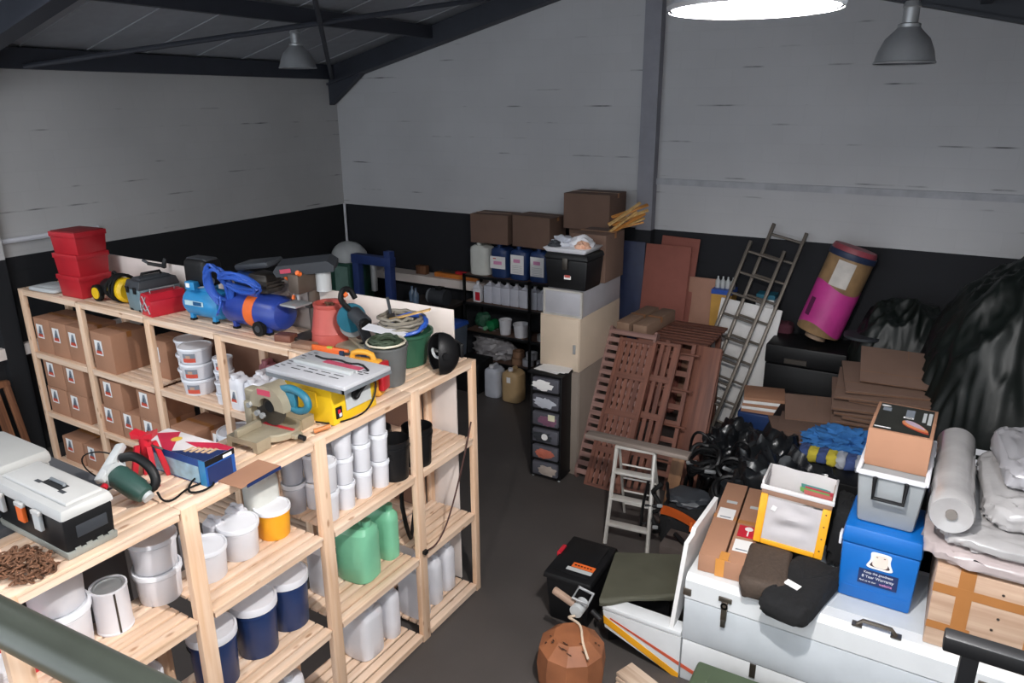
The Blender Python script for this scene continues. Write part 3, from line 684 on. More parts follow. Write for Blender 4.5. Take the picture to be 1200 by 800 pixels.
# compressor, light blue
def compressor(label, loc, L, r, m, rz, band=None):
    t = thing('air_compressor', label, 'compressor', loc, rz)
    zc = r+0.025
    part('tank', MB().cyl((-L/2, 0, zc), (L/2, 0, zc), r, m, n=28, prof=lambda q: [(0, 0), (r*0.5, 0.012), (r*0.85, 0.04), (r, 0.085), (r, q-0.085), (r*0.85, q-0.04), (r*0.5, q-0.012), (0, q)]), t)
    for s in (-1, 1): part('foot', MB().bx(s*L*0.28-0.02, s*L*0.28+0.02, -r*0.7, -r*0.45, 0, zc-r*0.6, m).bx(s*L*0.28-0.025, s*L*0.28+0.025, -r*0.72, -r*0.4, 0, 0.02, RUBBER), t)
    part('saddle', MB().bx(-L*0.3, L*0.12, -r*0.5, r*0.5, zc+r*0.8, zc+r+0.02, m, bev=0.005), t)
    if band: part('band', MB().cyl((-0.03, 0, zc), (0.085, 0, zc), r+0.003, band, n=28), t, 'orange band')
    return t, zc+r+0.02
t, zt = compressor('light blue air compressor with black motor cover and white gauges', (-5.83, 4.22, Z), 0.53, 0.14, SKY, 0.05)
m = MB(); m.box((-0.07, 0.03, zt+0.12), (0.31, 0.22, 0.26), BLACK, bev=0.06, seg=4); m.box((-0.07, 0.03, zt+0.225), (0.27, 0.15, 0.06), DGREY, bev=0.02); part('motor_cover', m, t, 'black motor cover')
part('pressure_switch', MB().box((-0.08, -0.10, zt+0.015), (0.12, 0.07, 0.075), SKY, bev=0.006), t)
part('switch_label', MB().bx(-0.125, -0.075, -0.137, -0.1355, zt+0.0, zt+0.04, PAPER), t, 'white label')
part('tank_sticker', MB().bx(-0.16, 0.08, -0.144, -0.141, 0.16, 0.205, mat('pale_sticker', '#b8d2da', 0.5)).bx(-0.05, 0.06, -0.146, -0.144, 0.165, 0.2, mat('deep_blue_print', '#14507e', 0.5)), t, 'pale stripe sticker', loc=(0, 0, 0.0))
for k in range(2): part('gauge', MB().cyl((0.10+0.05*k, -0.07, zt+0.05+0.02*k), (0.10+0.05*k, -0.1, zt+0.055+0.02*k), 0.024, WHITE, n=16).cyl((0.10+0.05*k, -0.06, zt+0.05+0.02*k), (0.10+0.05*k, -0.095, zt+0.053+0.02*k), 0.028, STEEL, n=16), t, 'white gauge')
part('air_pipe', MB().tube([(-0.2, 0, zt+0.1), (-0.23, -0.03, zt+0.02), (-0.2, -0.08, zt-0.02), (0.05, -0.09, zt-0.0), (0.12, -0.07, zt+0.05)], 0.007, STEEL, n=6, smooth=2), t)
# dark blue compressor with orange band
t, zt = compressor('dark blue air compressor with an orange band round its tank', (-5.19, 4.24, Z), 0.74, 0.155, ROYAL, 0.02, ORANGE)
part('wheel', MB().cyl((0.16, -0.175, 0.065), (0.16, -0.13, 0.065), 0.065, RUBBER, n=22).cyl((0.16, -0.18, 0.065), (0.16, -0.17, 0.065), 0.03, DGREY, n=14), t)
part('pump_block', MB().box((0.1, 0.02, zt+0.08), (0.22, 0.18, 0.17), DARKST, bev=0.02).box((0.1, 0.02, zt+0.1), (0.25, 0.2, 0.015), DARKST).box((0.1, 0.02, zt+0.07), (0.25, 0.2, 0.015), DARKST).box((0.1, 0.02, zt+0.04), (0.25, 0.2, 0.015), DARKST), t)
part('motor', MB().cyl((-0.2, 0.02, zt+0.07), (0.0, 0.02, zt+0.07), 0.085, BLUE, n=20), t)
part('belt_cover', MB().box((0.03, 0.03, zt+0.235), (0.42, 0.2, 0.055), DGREY, rot=(0.1, -0.16, 0), bev=0.02), t, 'black cover')
# blue hose draped over both
t = thing('air_hose', 'blue hose coil hung on the light blue compressor', 'hose', (-5.47, 4.13, Z))
part('loops', MB().tube([(0.09*math.cos(2*PI*i/20)*(1+0.3*math.sin(i*0.61)), -0.06-0.06*math.sin(i*0.31), 0.40+0.17*math.sin(2*PI*i/20)*(1+0.2*math.cos(i*0.47))) for i in range(20*13)], 0.0135, HOSEB, n=7), t)
part('hanging_end', MB().tube([(0.0, -0.06, 0.30), (0.02, -0.08, 0.22), (0.05, -0.16, 0.15), (0.12, -0.19, 0.20)], 0.011, HOSEB, n=7, smooth=2), t)
t = thing('air_hose', 'loose blue hose loops draped over the dark blue compressor', 'hose', (-5.22, 4.14, Z))
part('loops', MB().tube([(0.06+0.26*math.cos(2*PI*i/22)*(1+0.1*math.sin(i*0.53)), -0.1-0.05*math.sin(i*0.29), 0.46+0.07*math.sin(2*PI*i/22)*(1+0.4*math.sin(i*0.37))) for i in range(22*10)], 0.0125, HOSEB, n=7), t)
# bench drill
BROWNM = mat('brownish_grey_casting', '#5d5148', 0.5, metal=0.4, var=0.15)
t = thing('bench_drill', 'bench drill press with grey belt cover and orange feed knobs', 'drill press', (-4.62, 4.30, Z))
part('base_plate', MB().box((0, -0.04, 0.015), (0.2, 0.26, 0.03), DARKST, bev=0.006), t)
part('column', MB().cyl((0.0, 0.06, 0.03), (0.0, 0.06, 0.50), 0.05, BROWNM, n=18), t)
part('work_table', MB().box((-0.07, -0.08, 0.30), (0.19, 0.19, 0.018), STEEL, bev=0.004).bx(-0.03, 0.03, -0.02, 0.1, 0.26, 0.295, DARKST), t)
part('head', MB().box((-0.01, -0.02, 0.49), (0.13, 0.26, 0.17), BROWNM, bev=0.02), t)
part('chuck', MB().cyl((-0.01, -0.1, 0.41), (-0.01, -0.1, 0.35), 0.018, STEEL, r1=0.012), t)
m = MB(); m.prism([(-0.24, 0), (0.24, 0), (0.25, 0.05), (0.2, 0.095), (-0.22, 0.095), (-0.26, 0.05)], -0.10, 0.10, DGREY, 'y'); part('belt_cover', m, t, 'grey belt cover', loc=(0, 0.02, 0.575), rot=(0.12, -0.1, 0.55))
part('cover_badge', MB().bx(-0.2, -0.11, -0.104, -0.1005, 0.03, 0.065, mat('badge_red', '#b9435a', 0.5)), t, 'red badge', loc=(0, 0.02, 0.575), rot=(0.12, -0.1, 0.55))
part('motor', MB().cyl((0.09, 0.10, 0.40), (0.09, 0.10, 0.575), 0.065, LGREY, n=20), t)
for a in (0.3, 2.4, 4.5):
    h = MB(); h.tube([(-0.085, -0.05, 0.46), (-0.10, -0.05+0.1*math.cos(a), 0.46+0.1*math.sin(a))], 0.005, STEEL, n=6)
    h.cyl((-0.098, -0.05+0.09*math.cos(a), 0.46+0.09*math.sin(a)), (-0.103, -0.05+0.125*math.cos(a), 0.46+0.125*math.sin(a)), 0.014, ORANGE, n=10); part('feed_handle', h, t, 'orange knobbed handle')
part('depth_knob', MB().cyl((0.08, -0.14, 0.585), (0.08, -0.175, 0.605), 0.02, ORANGE, n=12), t, 'orange knob')
# red tub
t = thing('tub', 'faded red tapered tub with ringed top beside the drill press', 'tub', (-4.36, 4.28, Z))
part('tub_body', MB().lathe([(0.165, 0), (0.168, 0.02), (0.16, 0.1), (0.165, 0.105), (0.16, 0.115), (0.13, 0.31), (0.135, 0.32), (0.135, 0.345), (0.115, 0.345), (0.11, 0.31), (0, 0.30)], PINKR, 30), t)
part('valve', MB().cyl((0, 0, 0.30), (0, 0, 0.34), 0.03, RUST).cyl((-0.05, 0, 0.335), (0.05, 0, 0.335), 0.01, RUST), t, 'rusty valve')
# plunge saw behind
t = thing('mitre_saw', 'dark blue mitre saw with raised black handle behind the tool clutter', 'saw', (-4.07, 4.23, Z), -0.5)
part('base', MB().lathe([(0.15, 0), (0.15, 0.035), (0.1, 0.05), (0, 0.05)], CAST, 24).bx(-0.2, 0.2, 0.0, 0.05, 0.0, 0.07, CAST, bev=0.006), t)
part('arm', MB().box((0.03, 0.08, 0.15), (0.06, 0.08, 0.24), DGREY, rot=(0.3, 0, 0), bev=0.015), t)
part('motor', MB().cyl((0.0, 0.02, 0.3), (0.19, 0.04, 0.26), 0.06, DGREY, n=18).cyl((0.17, 0.03, 0.265), (0.23, 0.04, 0.255), 0.045, BLACK, n=14), t)
part('blade_guard', MB().cyl((-0.05, 0, 0.26), (-0.005, 0, 0.26), 0.12, TEAL, n=28, prof=lambda q: [(0.05, 0), (0.11, 0.006), (0.12, 0.02), (0.12, q)]).cyl((-0.06, 0, 0.26), (-0.045, 0, 0.26), 0.03, STEEL), t, 'teal blade guard')
part('blade', MB().cyl((-0.018, 0.01, 0.21), (-0.014, 0.01, 0.21), 0.115, STEEL, n=32), t)
part('handle', MB().tube([(0.02, -0.02, 0.34), (0.01, -0.09, 0.42), (0.0, -0.07, 0.50), (-0.02, 0.0, 0.51), (-0.01, 0.04, 0.42)], 0.022, BLACK, smooth=2).tube([(0.008, -0.06, 0.455), (0.0, -0.03, 0.47)], 0.02, ORANGE), t, 'black handle with orange trigger')
# blocks and clutter on the corner of the racks
solo('wood_block', 'dark red brown wooden block beside the compressor wheel', 'block', MB().box((0, 0, 0.03), (0.16, 0.11, 0.06), HWX, bev=0.005), (-4.73, 4.11, Z), 0.2)
solo('wood_block', 'flat tan wooden block in front of the faded red tub', 'block', MB().box((0, 0, 0.02), (0.2, 0.12, 0.04), wood('tan_block', '#9c7b66', '#84644f', 'x', knots=False), bev=0.005), (-4.45, 4.06, Z), 0.12)
t = thing('spirit_level', 'orange spirit level lying by the racks corner', 'level', (-4.17, 4.06, Z), 0.1); part('bar', MB().box((0, 0, 0.025), (0.36, 0.022, 0.05), ORANGE, bev=0.003), t); part('vial', MB().box((0, -0.0, 0.046), (0.05, 0.024, 0.014), mat('vial_green', '#a9c24a', 0.2)), t)
def clamp(label, loc, rz, m, L=0.32):
    t = thing('bar_clamp', label, 'clamp', loc, rz)
    part('bar', MB().box((0, 0, 0.055), (L, 0.008, 0.022), DARKST), t)
    part('fixed_jaw', MB().prism([(-L/2, 0.0), (-L/2+0.035, 0.0), (-L/2+0.03, 0.075), (-L/2-0.005, 0.075)], -0.012, 0.012, m, 'y'), t)
    part('sliding_jaw', MB().prism([(0.02, 0.0), (0.055, 0.0), (0.07, 0.085), (0.01, 0.085)], -0.014, 0.014, m, 'y'), t)
    part('screw_handle', MB().cyl((0.07, 0, 0.03), (0.17, 0, 0.03), 0.013, m, n=12), t)
NAVYT = mat('navy_tool_plastic', '#20304f', 0.5, var=0.1)
clamp('dark navy bar clamp lying behind the table saw', (-3.82, 4.02, Z), 0.35, NAVYT); clamp('black bar clamp crossing behind the yellow tool case', (-3.78, 4.17, Z), -0.2, BLACK, 0.4)
t = thing('heat_gun', 'grey and white heat gun shaped tool in the corner clutter', 'tool', (-3.70, 4.32, Z), 0.3)
part('barrel', MB().cyl((-0.16, 0, 0.1), (0.1, 0, 0.1), 0.035, LGREY, n=16, prof=lambda q: [(0.018, 0), (0.02, 0.08), (0.035, 0.1), (0.038, q-0.02), (0.02, q)]), t); part('grip', MB().box((0.06, 0, 0.045), (0.045, 0.04, 0.11), DGREY, rot=(0, -0.3, 0), bev=0.012), t)
t = thing('staple_gun', 'silver lever staple gun on top of the clutter', 'tool', (-3.88, 4.34, Z), 0.5)
part('body', MB().prism([(-0.09, 0), (0.09, 0), (0.08, 0.07), (-0.06, 0.05)], -0.015, 0.015, STEEL, 'y'), t); part('lever', MB().tube([(0.07, 0, 0.07), (0.0, 0, 0.12), (-0.09, 0, 0.17)], 0.01, STEEL, n=8), t)
t = thing('angle_grinder', 'dark blue angle grinder lying in the corner clutter', 'grinder', (-3.66, 4.08, Z), 0.2)
part('body', MB().cyl((-0.12, 0, 0.045), (0.1, 0, 0.05), 0.03, NAVYT, n=14), t); part('head', MB().box((0.13, 0, 0.05), (0.07, 0.06, 0.06), STEEL, bev=0.012), t); part('disc', MB().cyl((0.14, 0, 0.01), (0.14, 0, 0.016), 0.055, DARKST, n=22), t)
# yellow tool case
t = thing('tool_case', 'yellow carry case with red end cap behind the table saw', 'case', (-3.32, 3.53, Z), 0.25)
YC = mat('amber_case_plastic', '#d79b35', 0.5, var=0.08)
part('case_body', MB().box((0, 0, 0.13), (0.27, 0.10, 0.26), YC, bev=0.03, seg=3), t)
part('handle', MB().tube([(-0.09, 0, 0.25), (-0.07, 0, 0.305), (0.06, 0, 0.305), (0.08, 0, 0.25)], 0.02, YC, n=10, smooth=1), t)
part('end_cap', MB().box((0.145, 0, 0.15), (0.045, 0.105, 0.2), RED, bev=0.015), t, 'red end cap')
# grey bin with coil
t = thing('waste_bin', 'dark grey open bin filled with green cable', 'bin', (-3.33, 3.78, Z))
part('bin_body', MB().lathe([(0.115, 0), (0.12, 0.005), (0.148, 0.275), (0.155, 0.275), (0.155, 0.29), (0.14, 0.29), (0.11, 0.02), (0, 0.02)], mat('grey_bin_plastic', '#5d5f5f', 0.55, var=0.06), 30), t)
m = MB().tube(coil((-3.33, 3.78, Z+0.27), 0.10, 5, 0.012, 0.03, 3), 0.012, mat('dark_green_cable', '#33402f', 0.6), n=7); m.tube(coil((-3.35, 3.78, Z+0.30), 0.14, 1.1, 0.006, 0.01, 6), 0.008, mat('ivory_cable', '#c9c2ae', 0.5), n=6)
solo('cable_coil', 'green and ivory cable coil heaped in the dark grey bin', 'cable', m)
# green tub with hoses
t = thing('tub', 'green plastic tub piled with hoses, beside the white backing board', 'tub', (-3.50, 4.19, Z))
part('tub_body', MB().lathe([(0.15, 0), (0.16, 0.005), (0.205, 0.24), (0.22, 0.24), (0.22, 0.262), (0.2, 0.262), (0.15, 0.02), (0, 0.02)], DGREEN, 32), t)
GT = (-3.50, 4.19)
m = MB().tube(coil((GT[0]-0.02, GT[1], Z+0.28), 0.16, 5, 0.02, 0.04, 8), 0.014, mat('grey_hose', '#7f786c', 0.5), n=7)
solo('hose', 'grey hose coil on top of the green tub', 'hose', m)
m = MB().tube(coil((GT[0]+0.04, GT[1]-0.03, Z+0.3), 0.15, 2.2, 0.012, 0.03, 11, tilt=0.3), 0.013, HOSEB, n=7)
solo('hose', 'blue hose end looped over the rim of the green tub', 'hose', m)
solo('wood_offcut', 'pale wooden lath poking out of the hoses', 'stick', MB().box((0, 0, 0), (0.34, 0.035, 0.012), OFFCUT), (GT[0]+0.08, GT[1]-0.03, Z+0.40), rot=(0.05, -0.28, 0.35))
solo('paint_brush', 'paint brush handle standing up in the hoses', 'brush', MB().cyl((0, 0, 0), (0, 0, 0.13), 0.012, DGREY).box((0, 0, -0.04), (0.06, 0.02, 0.09), DARKST), (GT[0]-0.11, GT[1]-0.02, Z+0.38), rot=(0.1, -0.1, 0))
solo('plastic_offcut', 'white plastic off-cut lying over the grey bin coil', 'panel', MB().box((0, 0, 0.003), (0.34, 0.1, 0.006), WHITE), (-3.52, 3.99, Z+0.30), rot=(0.12, 0.1, 0.15))
# welding mask
t = thing('welding_mask', 'black welding mask lying open at the end of the near rack', 'mask', (-3.12, 4.13, Z), 2.6)
def shell(k):
    def fn(u, v):
        a = (u-0.5)*math.radians(225); p = math.radians(-55+140*v)
        return (k*0.12*math.sin(a)*math.cos(p), -k*0.145*math.cos(a)*math.cos(p), 0.145+k*0.165*math.sin(p)+0.002)
    return fn
m = MB(); m.grid(shell(1.0), 28, 18, BLACK); m.grid(shell(0.955), 28, 18, BLACK)
for e in (0.0, 1.0): m.tube([shell(0.978)(e, i/14) for i in range(15)], 0.006, BLACK, n=6)
part('shell', m, t)
part('visor_frame', MB().box((0, -0.143, 0.17), (0.15, 0.03, 0.11), BLACK, bev=0.01).box((0, -0.159, 0.17), (0.11, 0.004, 0.06), mat('dark_glass', '#0d1512', 0.1)), t)
part('headband', MB().tube([(0.085*math.sin(q), -0.03-0.085*math.cos(q), 0.16+0.02*math.sin(3*q)) for q in [2*PI*i/20 for i in range(20)]], 0.011, LGREY, closed=True), t, 'pale headband')
for s_ in (-1, 1): part('hinge_knob', MB().cyl((s_*0.11, 0.01, 0.17), (s_*0.14, 0.01, 0.17), 0.024, BLACK), t)
solo('cloth_packet', 'small blue and white packet at the far end of the near rack', 'packet', MB().pillow((0, 0, 0.02), (0.12, 0.09, 0.04), mat('packet_blue', '#3f7fc0', 0.4), 0.006).pillow((0.02, 0.0, 0.034), (0.07, 0.06, 0.02), WHITE, 0.004), (-3.23, 4.37, Z), 0.4)

# ------------------------------------------------------------------ table saw
t = thing('table_saw', 'yellow table saw with grey slotted table top', 'table saw', (-3.34, 3.22, Z))
m = MB(); m.taper((0, 0, 0), (0.43, 0.40), (0.40, 0.38), 0.26, YELLOW, bev=0.006); part('cabinet', m, t)
m = MB(); m.bx(-0.34, 0.34, -0.215, 0.215, 0.262, 0.29, mat('saw_table_grey', '#bdbdc2', 0.45, metal=0.0, var=0.06), bev=0.004)
m.bx(-0.34, 0.34, -0.217, -0.2, 0.24, 0.262, MGREY); m.bx(0.32, 0.342, -0.217, 0.217, 0.24, 0.262, MGREY)
part('table_top', m, t)
m = MB()
for y in (-0.13, -0.085): 
    for k in range(4): m.bx(-0.2+k*0.11, -0.12+k*0.11, y, y+0.009, 0.2903, 0.2912, BLACK)
for k in range(9): m.bx(-0.32+0.014*(k % 3), -0.28+0.014*(k % 3), -0.16+k*0.04, -0.152+k*0.04, 0.2903, 0.2912, BLACK)
for k in range(5): m.bx(0.2+0.018*k, 0.24+0.018*k, 0.0+0.03*(k % 3), 0.01+0.03*(k % 3), 0.2903, 0.2912, BLACK)
part('slots', m, t, 'dark table slots')
part('rip_fence', MB().bx(-0.26, 0.24, -0.055, -0.02, 0.2912, 0.315, LGREY, bev=0.003).bx(-0.26, 0.24, 0.0, 0.012, 0.2912, 0.305, LGREY), t, 'bright metal fence')
part('blade_insert', MB().bx(-0.1, 0.22, 0.05, 0.10, 0.2905, 0.293, mat('insert_red', '#c05068', 0.5)), t, 'red blade insert')
part('side_plate', MB().box((0.2145, 0.03, 0.15), (0.004, 0.23, 0.17), LGREY, rot=(0, -0.057, 0)), t, 'grey plate')
part('crank', MB().cyl((0.212, 0, 0.15), (0.235, 0, 0.15), 0.035, BLACK, n=18).tube([(0.235, -0.01, 0.13), (0.243, 0.03, 0.17), (0.243, 0.09, 0.205)], 0.012, BLACK), t, 'black crank')
part('switch', MB().box((0.216, -0.15, 0.075), (0.012, 0.05, 0.075), BLACK, bev=0.004).box((0.222, -0.155, 0.085), (0.008, 0.02, 0.025), REDM).box((0.222, -0.145, 0.06), (0.008, 0.02, 0.022), WHITE), t)
part('dust_port', MB().bx(-0.04, 0.08, -0.204, -0.198, 0.1, 0.2, mat('dull_yellow', '#c49d18', 0.5)), t)
part('push_stick', MB().tube([(-0.22, 0.11, 0.297), (-0.12, 0.09, 0.297), (-0.02, 0.13, 0.297), (0.08, 0.10, 0.297), (0.16, 0.14, 0.297), (0.28, 0.07, 0.297)], 0.007, BLACK, n=6, smooth=1), t, 'black cord across the table')
part('power_cord', MB().tube([(0.20, 0.185, 0.24), (0.235, 0.19, 0.15), (0.25, 0.12, 0.05), (0.26, 0.0, 0.008), (0.20, -0.19, 0.008), (0.1, -0.24, 0.02)], 0.006, BLACK, n=6, smooth=2), t)
# ------------------------------------------------------------------ mitre saw (foreground)
t = thing('mitre_saw', 'tan mitre saw with blue handle on the near rack', 'saw', (-3.36, 2.74, Z), 0.06)
m = MB(); m.lathe([(0.14, 0.02), (0.155, 0.03), (0.155, 0.06), (0.145, 0.068), (0, 0.068)], CAST, 36); part('turntable', m, t, loc=(0.03, 0, 0))
for s in (-1, 1):
    m = MB()
    m.prism([(-0.12, 0.0), (-0.09, 0.0), (-0.08, 0.035), (0.08, 0.035), (0.09, 0.0), (0.12, 0.0), (0.12, 0.07), (-0.12, 0.07)], s*0.13, s*0.235, CAST, 'y')
    m.bx(-0.055, -0.025, s*0.05, s*0.235, 0.0705, 0.115, CAST, bev=0.004)
    part('table_wing', m, t)
part('kerf_plate', MB().bx(-0.06, 0.18, -0.012, 0.012, 0.0685, 0.071, REDM), t, 'red kerf insert')
part('table_arm', MB().bx(0.14, 0.22, -0.03, 0.03, 0.025, 0.055, CAST, bev=0.006).cyl((0.21, 0, 0.035), (0.26, 0, 0.03), 0.016, BLACK), t)
part('pivot_arm', MB().box((-0.14, 0, 0.12), (0.06, 0.09, 0.18), CAST, bev=0.012), t)
def guard():
    pts = []
    for i in range(15): a = math.radians(-5+i*13.5); pts.append((0.03+0.135*math.cos(a), 0.20+0.135*math.sin(a)))
    for i in range(14, -1, -1): a = math.radians(-5+i*13.5); pts.append((0.03+0.062*math.cos(a), 0.20+0.062*math.sin(a)))
    return pts
m = MB(); gp = guard(); nn = 15
for y in (-0.045, 0.012):
    pass
# guard as a swept ring segment
vs = []; fs = []
for (x, z) in gp: vs += [(x, -0.05, z), (x, 0.02, z)]
k = len(gp)
for i in range(14):
    o1, o2, i1, i2 = i, i+1, k-1-i, k-2-i
    fs += [(2*o1, 2*o2, 2*i2, 2*i1), (2*o1+1, 2*i1+1, 2*i2+1, 2*o2+1), (2*o1, 2*o1+1, 2*o2+1, 2*o2), (2*i1, 2*i2, 2*i2+1, 2*i1+1)]
fs += [(0, 2*(k-1), 2*(k-1)+1, 1), (28, 29, 2*15+1, 2*15)]
m.add(vs, fs, CAST); part('upper_guard', m, t)
part('guard_badge', MB().box((0, 0, 0), (0.1, 0.003, 0.035), mat('badge_red', '#b9435a', 0.5)), t, 'red badge', loc=(0.02, -0.052, 0.295), rot=(0, 0.0, 0))
part('blade', MB().cyl((0.03, -0.018, 0.20), (0.03, -0.014, 0.20), 0.12, DARKST, n=40), t)
part('blade_hub', MB().cyl((0.03, -0.03, 0.2), (0.03, 0.01, 0.2), 0.035, BLACK, n=16), t)
m = MB(); m.cyl((-0.06, 0.02, 0.24), (-0.06, 0.17, 0.24), 0.055, CAST, n=20)
for i in range(5): m.bx(-0.14, -0.04, -0.045+0.0*i, -0.04, 0.21+i*0.016, 0.216+i*0.016, CAST)
m.box((-0.1, -0.01, 0.25), (0.10, 0.07, 0.09), CAST, bev=0.012); part('motor', m, t)
part('handle', MB().tube([(0.08, 0.03, 0.30), (0.16, 0.03, 0.325), (0.27, 0.03, 0.29), (0.29, 0.03, 0.22), (0.22, 0.03, 0.18), (0.13, 0.03, 0.2)], 0.023, TEAL, n=12, smooth=2).box((0.13, 0.03, 0.25), (0.14, 0.04, 0.10), TEAL, bev=0.02), t, 'blue handle')
part('clamp_lever', MB().cyl((0.22, 0.12, 0.02), (0.28, 0.2, 0.035), 0.014, mat('orange_wood_handle', '#c47a45', 0.5)), t, 'orange handle')
for bx_, bz_ in ((-0.1, 0.2), (-0.04, 0.16), (0.0, 0.15)): part('bolt', MB().cyl((bx_, -0.07, bz_), (bx_, -0.05, bz_), 0.017, STEEL, n=12), t)
# ------------------------------------------------------------------ red axle stand, boxed jack, circular saw
t = thing('axle_stand', 'red steel axle stand on the near rack', 'axle stand', (-3.48, 2.02, Z), 0.5)
m = MB()
for sx in (-1, 1):
    for sy in (-1, 1): m.prism([(0.03, 0.21), (0.055, 0.21), (0.105, 0.0), (0.075, 0.0)], -0.012, 0.012, REDM, 'y', T=Euler((0, 0, math.atan2(sy, sx))).to_matrix().to_4x4())
part('legs', m, t); part('column', MB().cyl((0, 0, 0.12), (0, 0, 0.25), 0.03, REDM, n=14), t)
part('saddle', MB().prism([(-0.055, 0.25), (0.055, 0.25), (0.06, 0.285), (0.0, 0.262), (-0.06, 0.285)], -0.03, 0.03, REDM, 'y'), t)
part('ratchet_lever', MB().tube([(0.03, 0, 0.2), (0.09, 0.0, 0.18)], 0.006, DARKST, n=6), t)
t = thing('boxed_jack', 'printed red, white and blue box lying on the near rack', 'box', (-3.42, 2.205, Z), 0.04)
bw, bl, bh = 0.53, 0.19, 0.145
part('box_body', MB().bx(-bw/2, bw/2, -bl/2, bl/2, 0, bh, mat('box_print_blue', '#1c4f96', 0.4, var=0.1)), t)
m = MB(); z = bh+0.001
m.add([(-bw/2, -bl/2, z), (bw/2, -bl/2, z), (bw/2, bl/2, z), (-bw/2, bl/2, z)], [(0, 1, 2, 3)], mat('box_print_white', '#dcd6d6', 0.4))
z += 0.001
RP = mat('box_print_red', '#c22a46', 0.4)
m.add([(-bw*0.5, bl*0.1, z), (-bw*0.12, -bl*0.5, z), (bw*0.02, -bl*0.5, z), (-bw*0.3, bl*0.5, z)], [(0, 1, 2, 3)], RP)
m.add([(-bw*0.05, bl*0.1, z), (bw*0.2, bl*0.0, z), (bw*0.5, bl*0.3, z), (bw*0.5, bl*0.5, z), (bw*0.28, bl*0.5, z)], [(0, 1, 2, 3, 4)], RP)
m.add([(bw*0.0, -bl*0.5, z), (bw*0.5, -bl*0.5, z), (bw*0.5, bl*0.3, z), (bw*0.2, -bl*0.1, z)], [(0, 1, 2, 3)], NAVYP)
for i in range(5): m.bx(bw*(0.12+0.06*i), bw*(0.16+0.06*i), -bl*(0.35-0.06*i), -bl*(0.02-0.06*i), z+0.0003, z+0.0012, mat('box_print_gold', '#cfae8a', 0.4))
m.lathe([(0.03, 0), (0, 0.001)], mat('box_print_yellow', '#d9b34a', 0.4), 14, c=(-bw*0.18, bl*0.1, z+0.0005))
part('printed_top', m, t, 'red and white printed top')
m = MB(); m.bx(bw/2+0.0006, bw/2+0.002, -bl*0.44, bl*0.38, 0.006, bh*0.72, NAVYP); m.bx(bw/2+0.0006, bw/2+0.002, -bl*0.5, bl*0.5, bh*0.78, bh, BLACK); m.bx(bw/2+0.002, bw/2+0.003, bl*0.1, bl*0.4, bh*0.8, bh*0.92, PAPER)
part('printed_end', m, t, 'navy printed end')
m = MB(); m.bx(-bw*0.46, bw*0.40, -bl/2-0.002, -bl/2-0.0006, 0.008, bh*0.72, mat('box_print_pale_blue', '#9cc3d6', 0.35, var=0.3, scale=14)); m.bx(bw*0.41, bw*0.5, -bl/2-0.002, -bl/2-0.0006, 0.0, bh, SKY)
part('printed_side', m, t, 'pale blue picture side')
solo('cardboard_sheet', 'loose brown cardboard sheet under the printed box, overhanging the edge', 'cardboard', MB().bx(-0.10, 0.07, -0.14, 0.14, 0.0, 0.006, CARD).bx(0.068, 0.073, -0.10, 0.14, -0.012, 0.006, NAVYP), (-3.06, 2.33, Z), 0.05)
t = thing('circular_saw', 'green and black circular saw lying with its cord trailing', 'saw', (-3.36, 1.83, Z), 0.1)
SG = mat('saw_green', '#2c4a44', 0.45, var=0.1)
part('motor', MB().cyl((-0.06, -0.02, 0.15), (0.12, 0.0, 0.06), 0.058, SG, n=22, prof=lambda q: [(0.05, 0), (0.06, 0.03), (0.058, q-0.06), (0.045, q-0.01), (0.03, q)]), t, 'green motor')
part('end_cap', MB().cyl((0.115, 0.0, 0.063), (0.135, 0.0, 0.05), 0.03, LGREY), t, 'pale end cap')
part('handle', MB().tube([(-0.09, 0.05, 0.20), (-0.02, 0.07, 0.22), (0.08, 0.08, 0.17), (0.12, 0.07, 0.09), (0.08, 0.04, 0.06)], 0.024, BLACK, n=12, smooth=2), t, 'black handle')
part('blade_guard', MB().cyl((-0.10, -0.02, 0.135), (-0.05, -0.015, 0.145), 0.062, LGREY, n=30), t, 'grey guard')
part('sole_plate', MB().box((-0.11, 0.0, 0.19), (0.05, 0.25, 0.035), LGREY, rot=(0.35, -0.2, 0.35), bev=0.008), t, 'pale sole plate')
part('depth_knob', MB().cyl((-0.05, -0.09, 0.12), (-0.04, -0.11, 0.115), 0.017, REDM), t, 'red knob')
part('power_cord', MB().tube([(0.12, 0.06, 0.05), (0.16, 0.05, 0.012), (0.2, 0.08, 0.008), (0.16, 0.20, 0.008), (0.2, 0.32, 0.008), (0.26, 0.3, 0.008), (0.26, 0.2, 0.008), (0.2, 0.16, 0.015), (0.12, 0.3, 0.03), (0.24, 0.4, 0.03)], 0.006, RUBBER, n=6, smooth=2), t)
part('strain_relief', MB().tube([(-0.13, 0.06, 0.2), (-0.2, 0.0, 0.24), (-0.3, -0.03, 0.2), (-0.32, 0.0, 0.1), (-0.26, 0.06, 0.02)], 0.004, RUBBER, n=6, smooth=2), t)
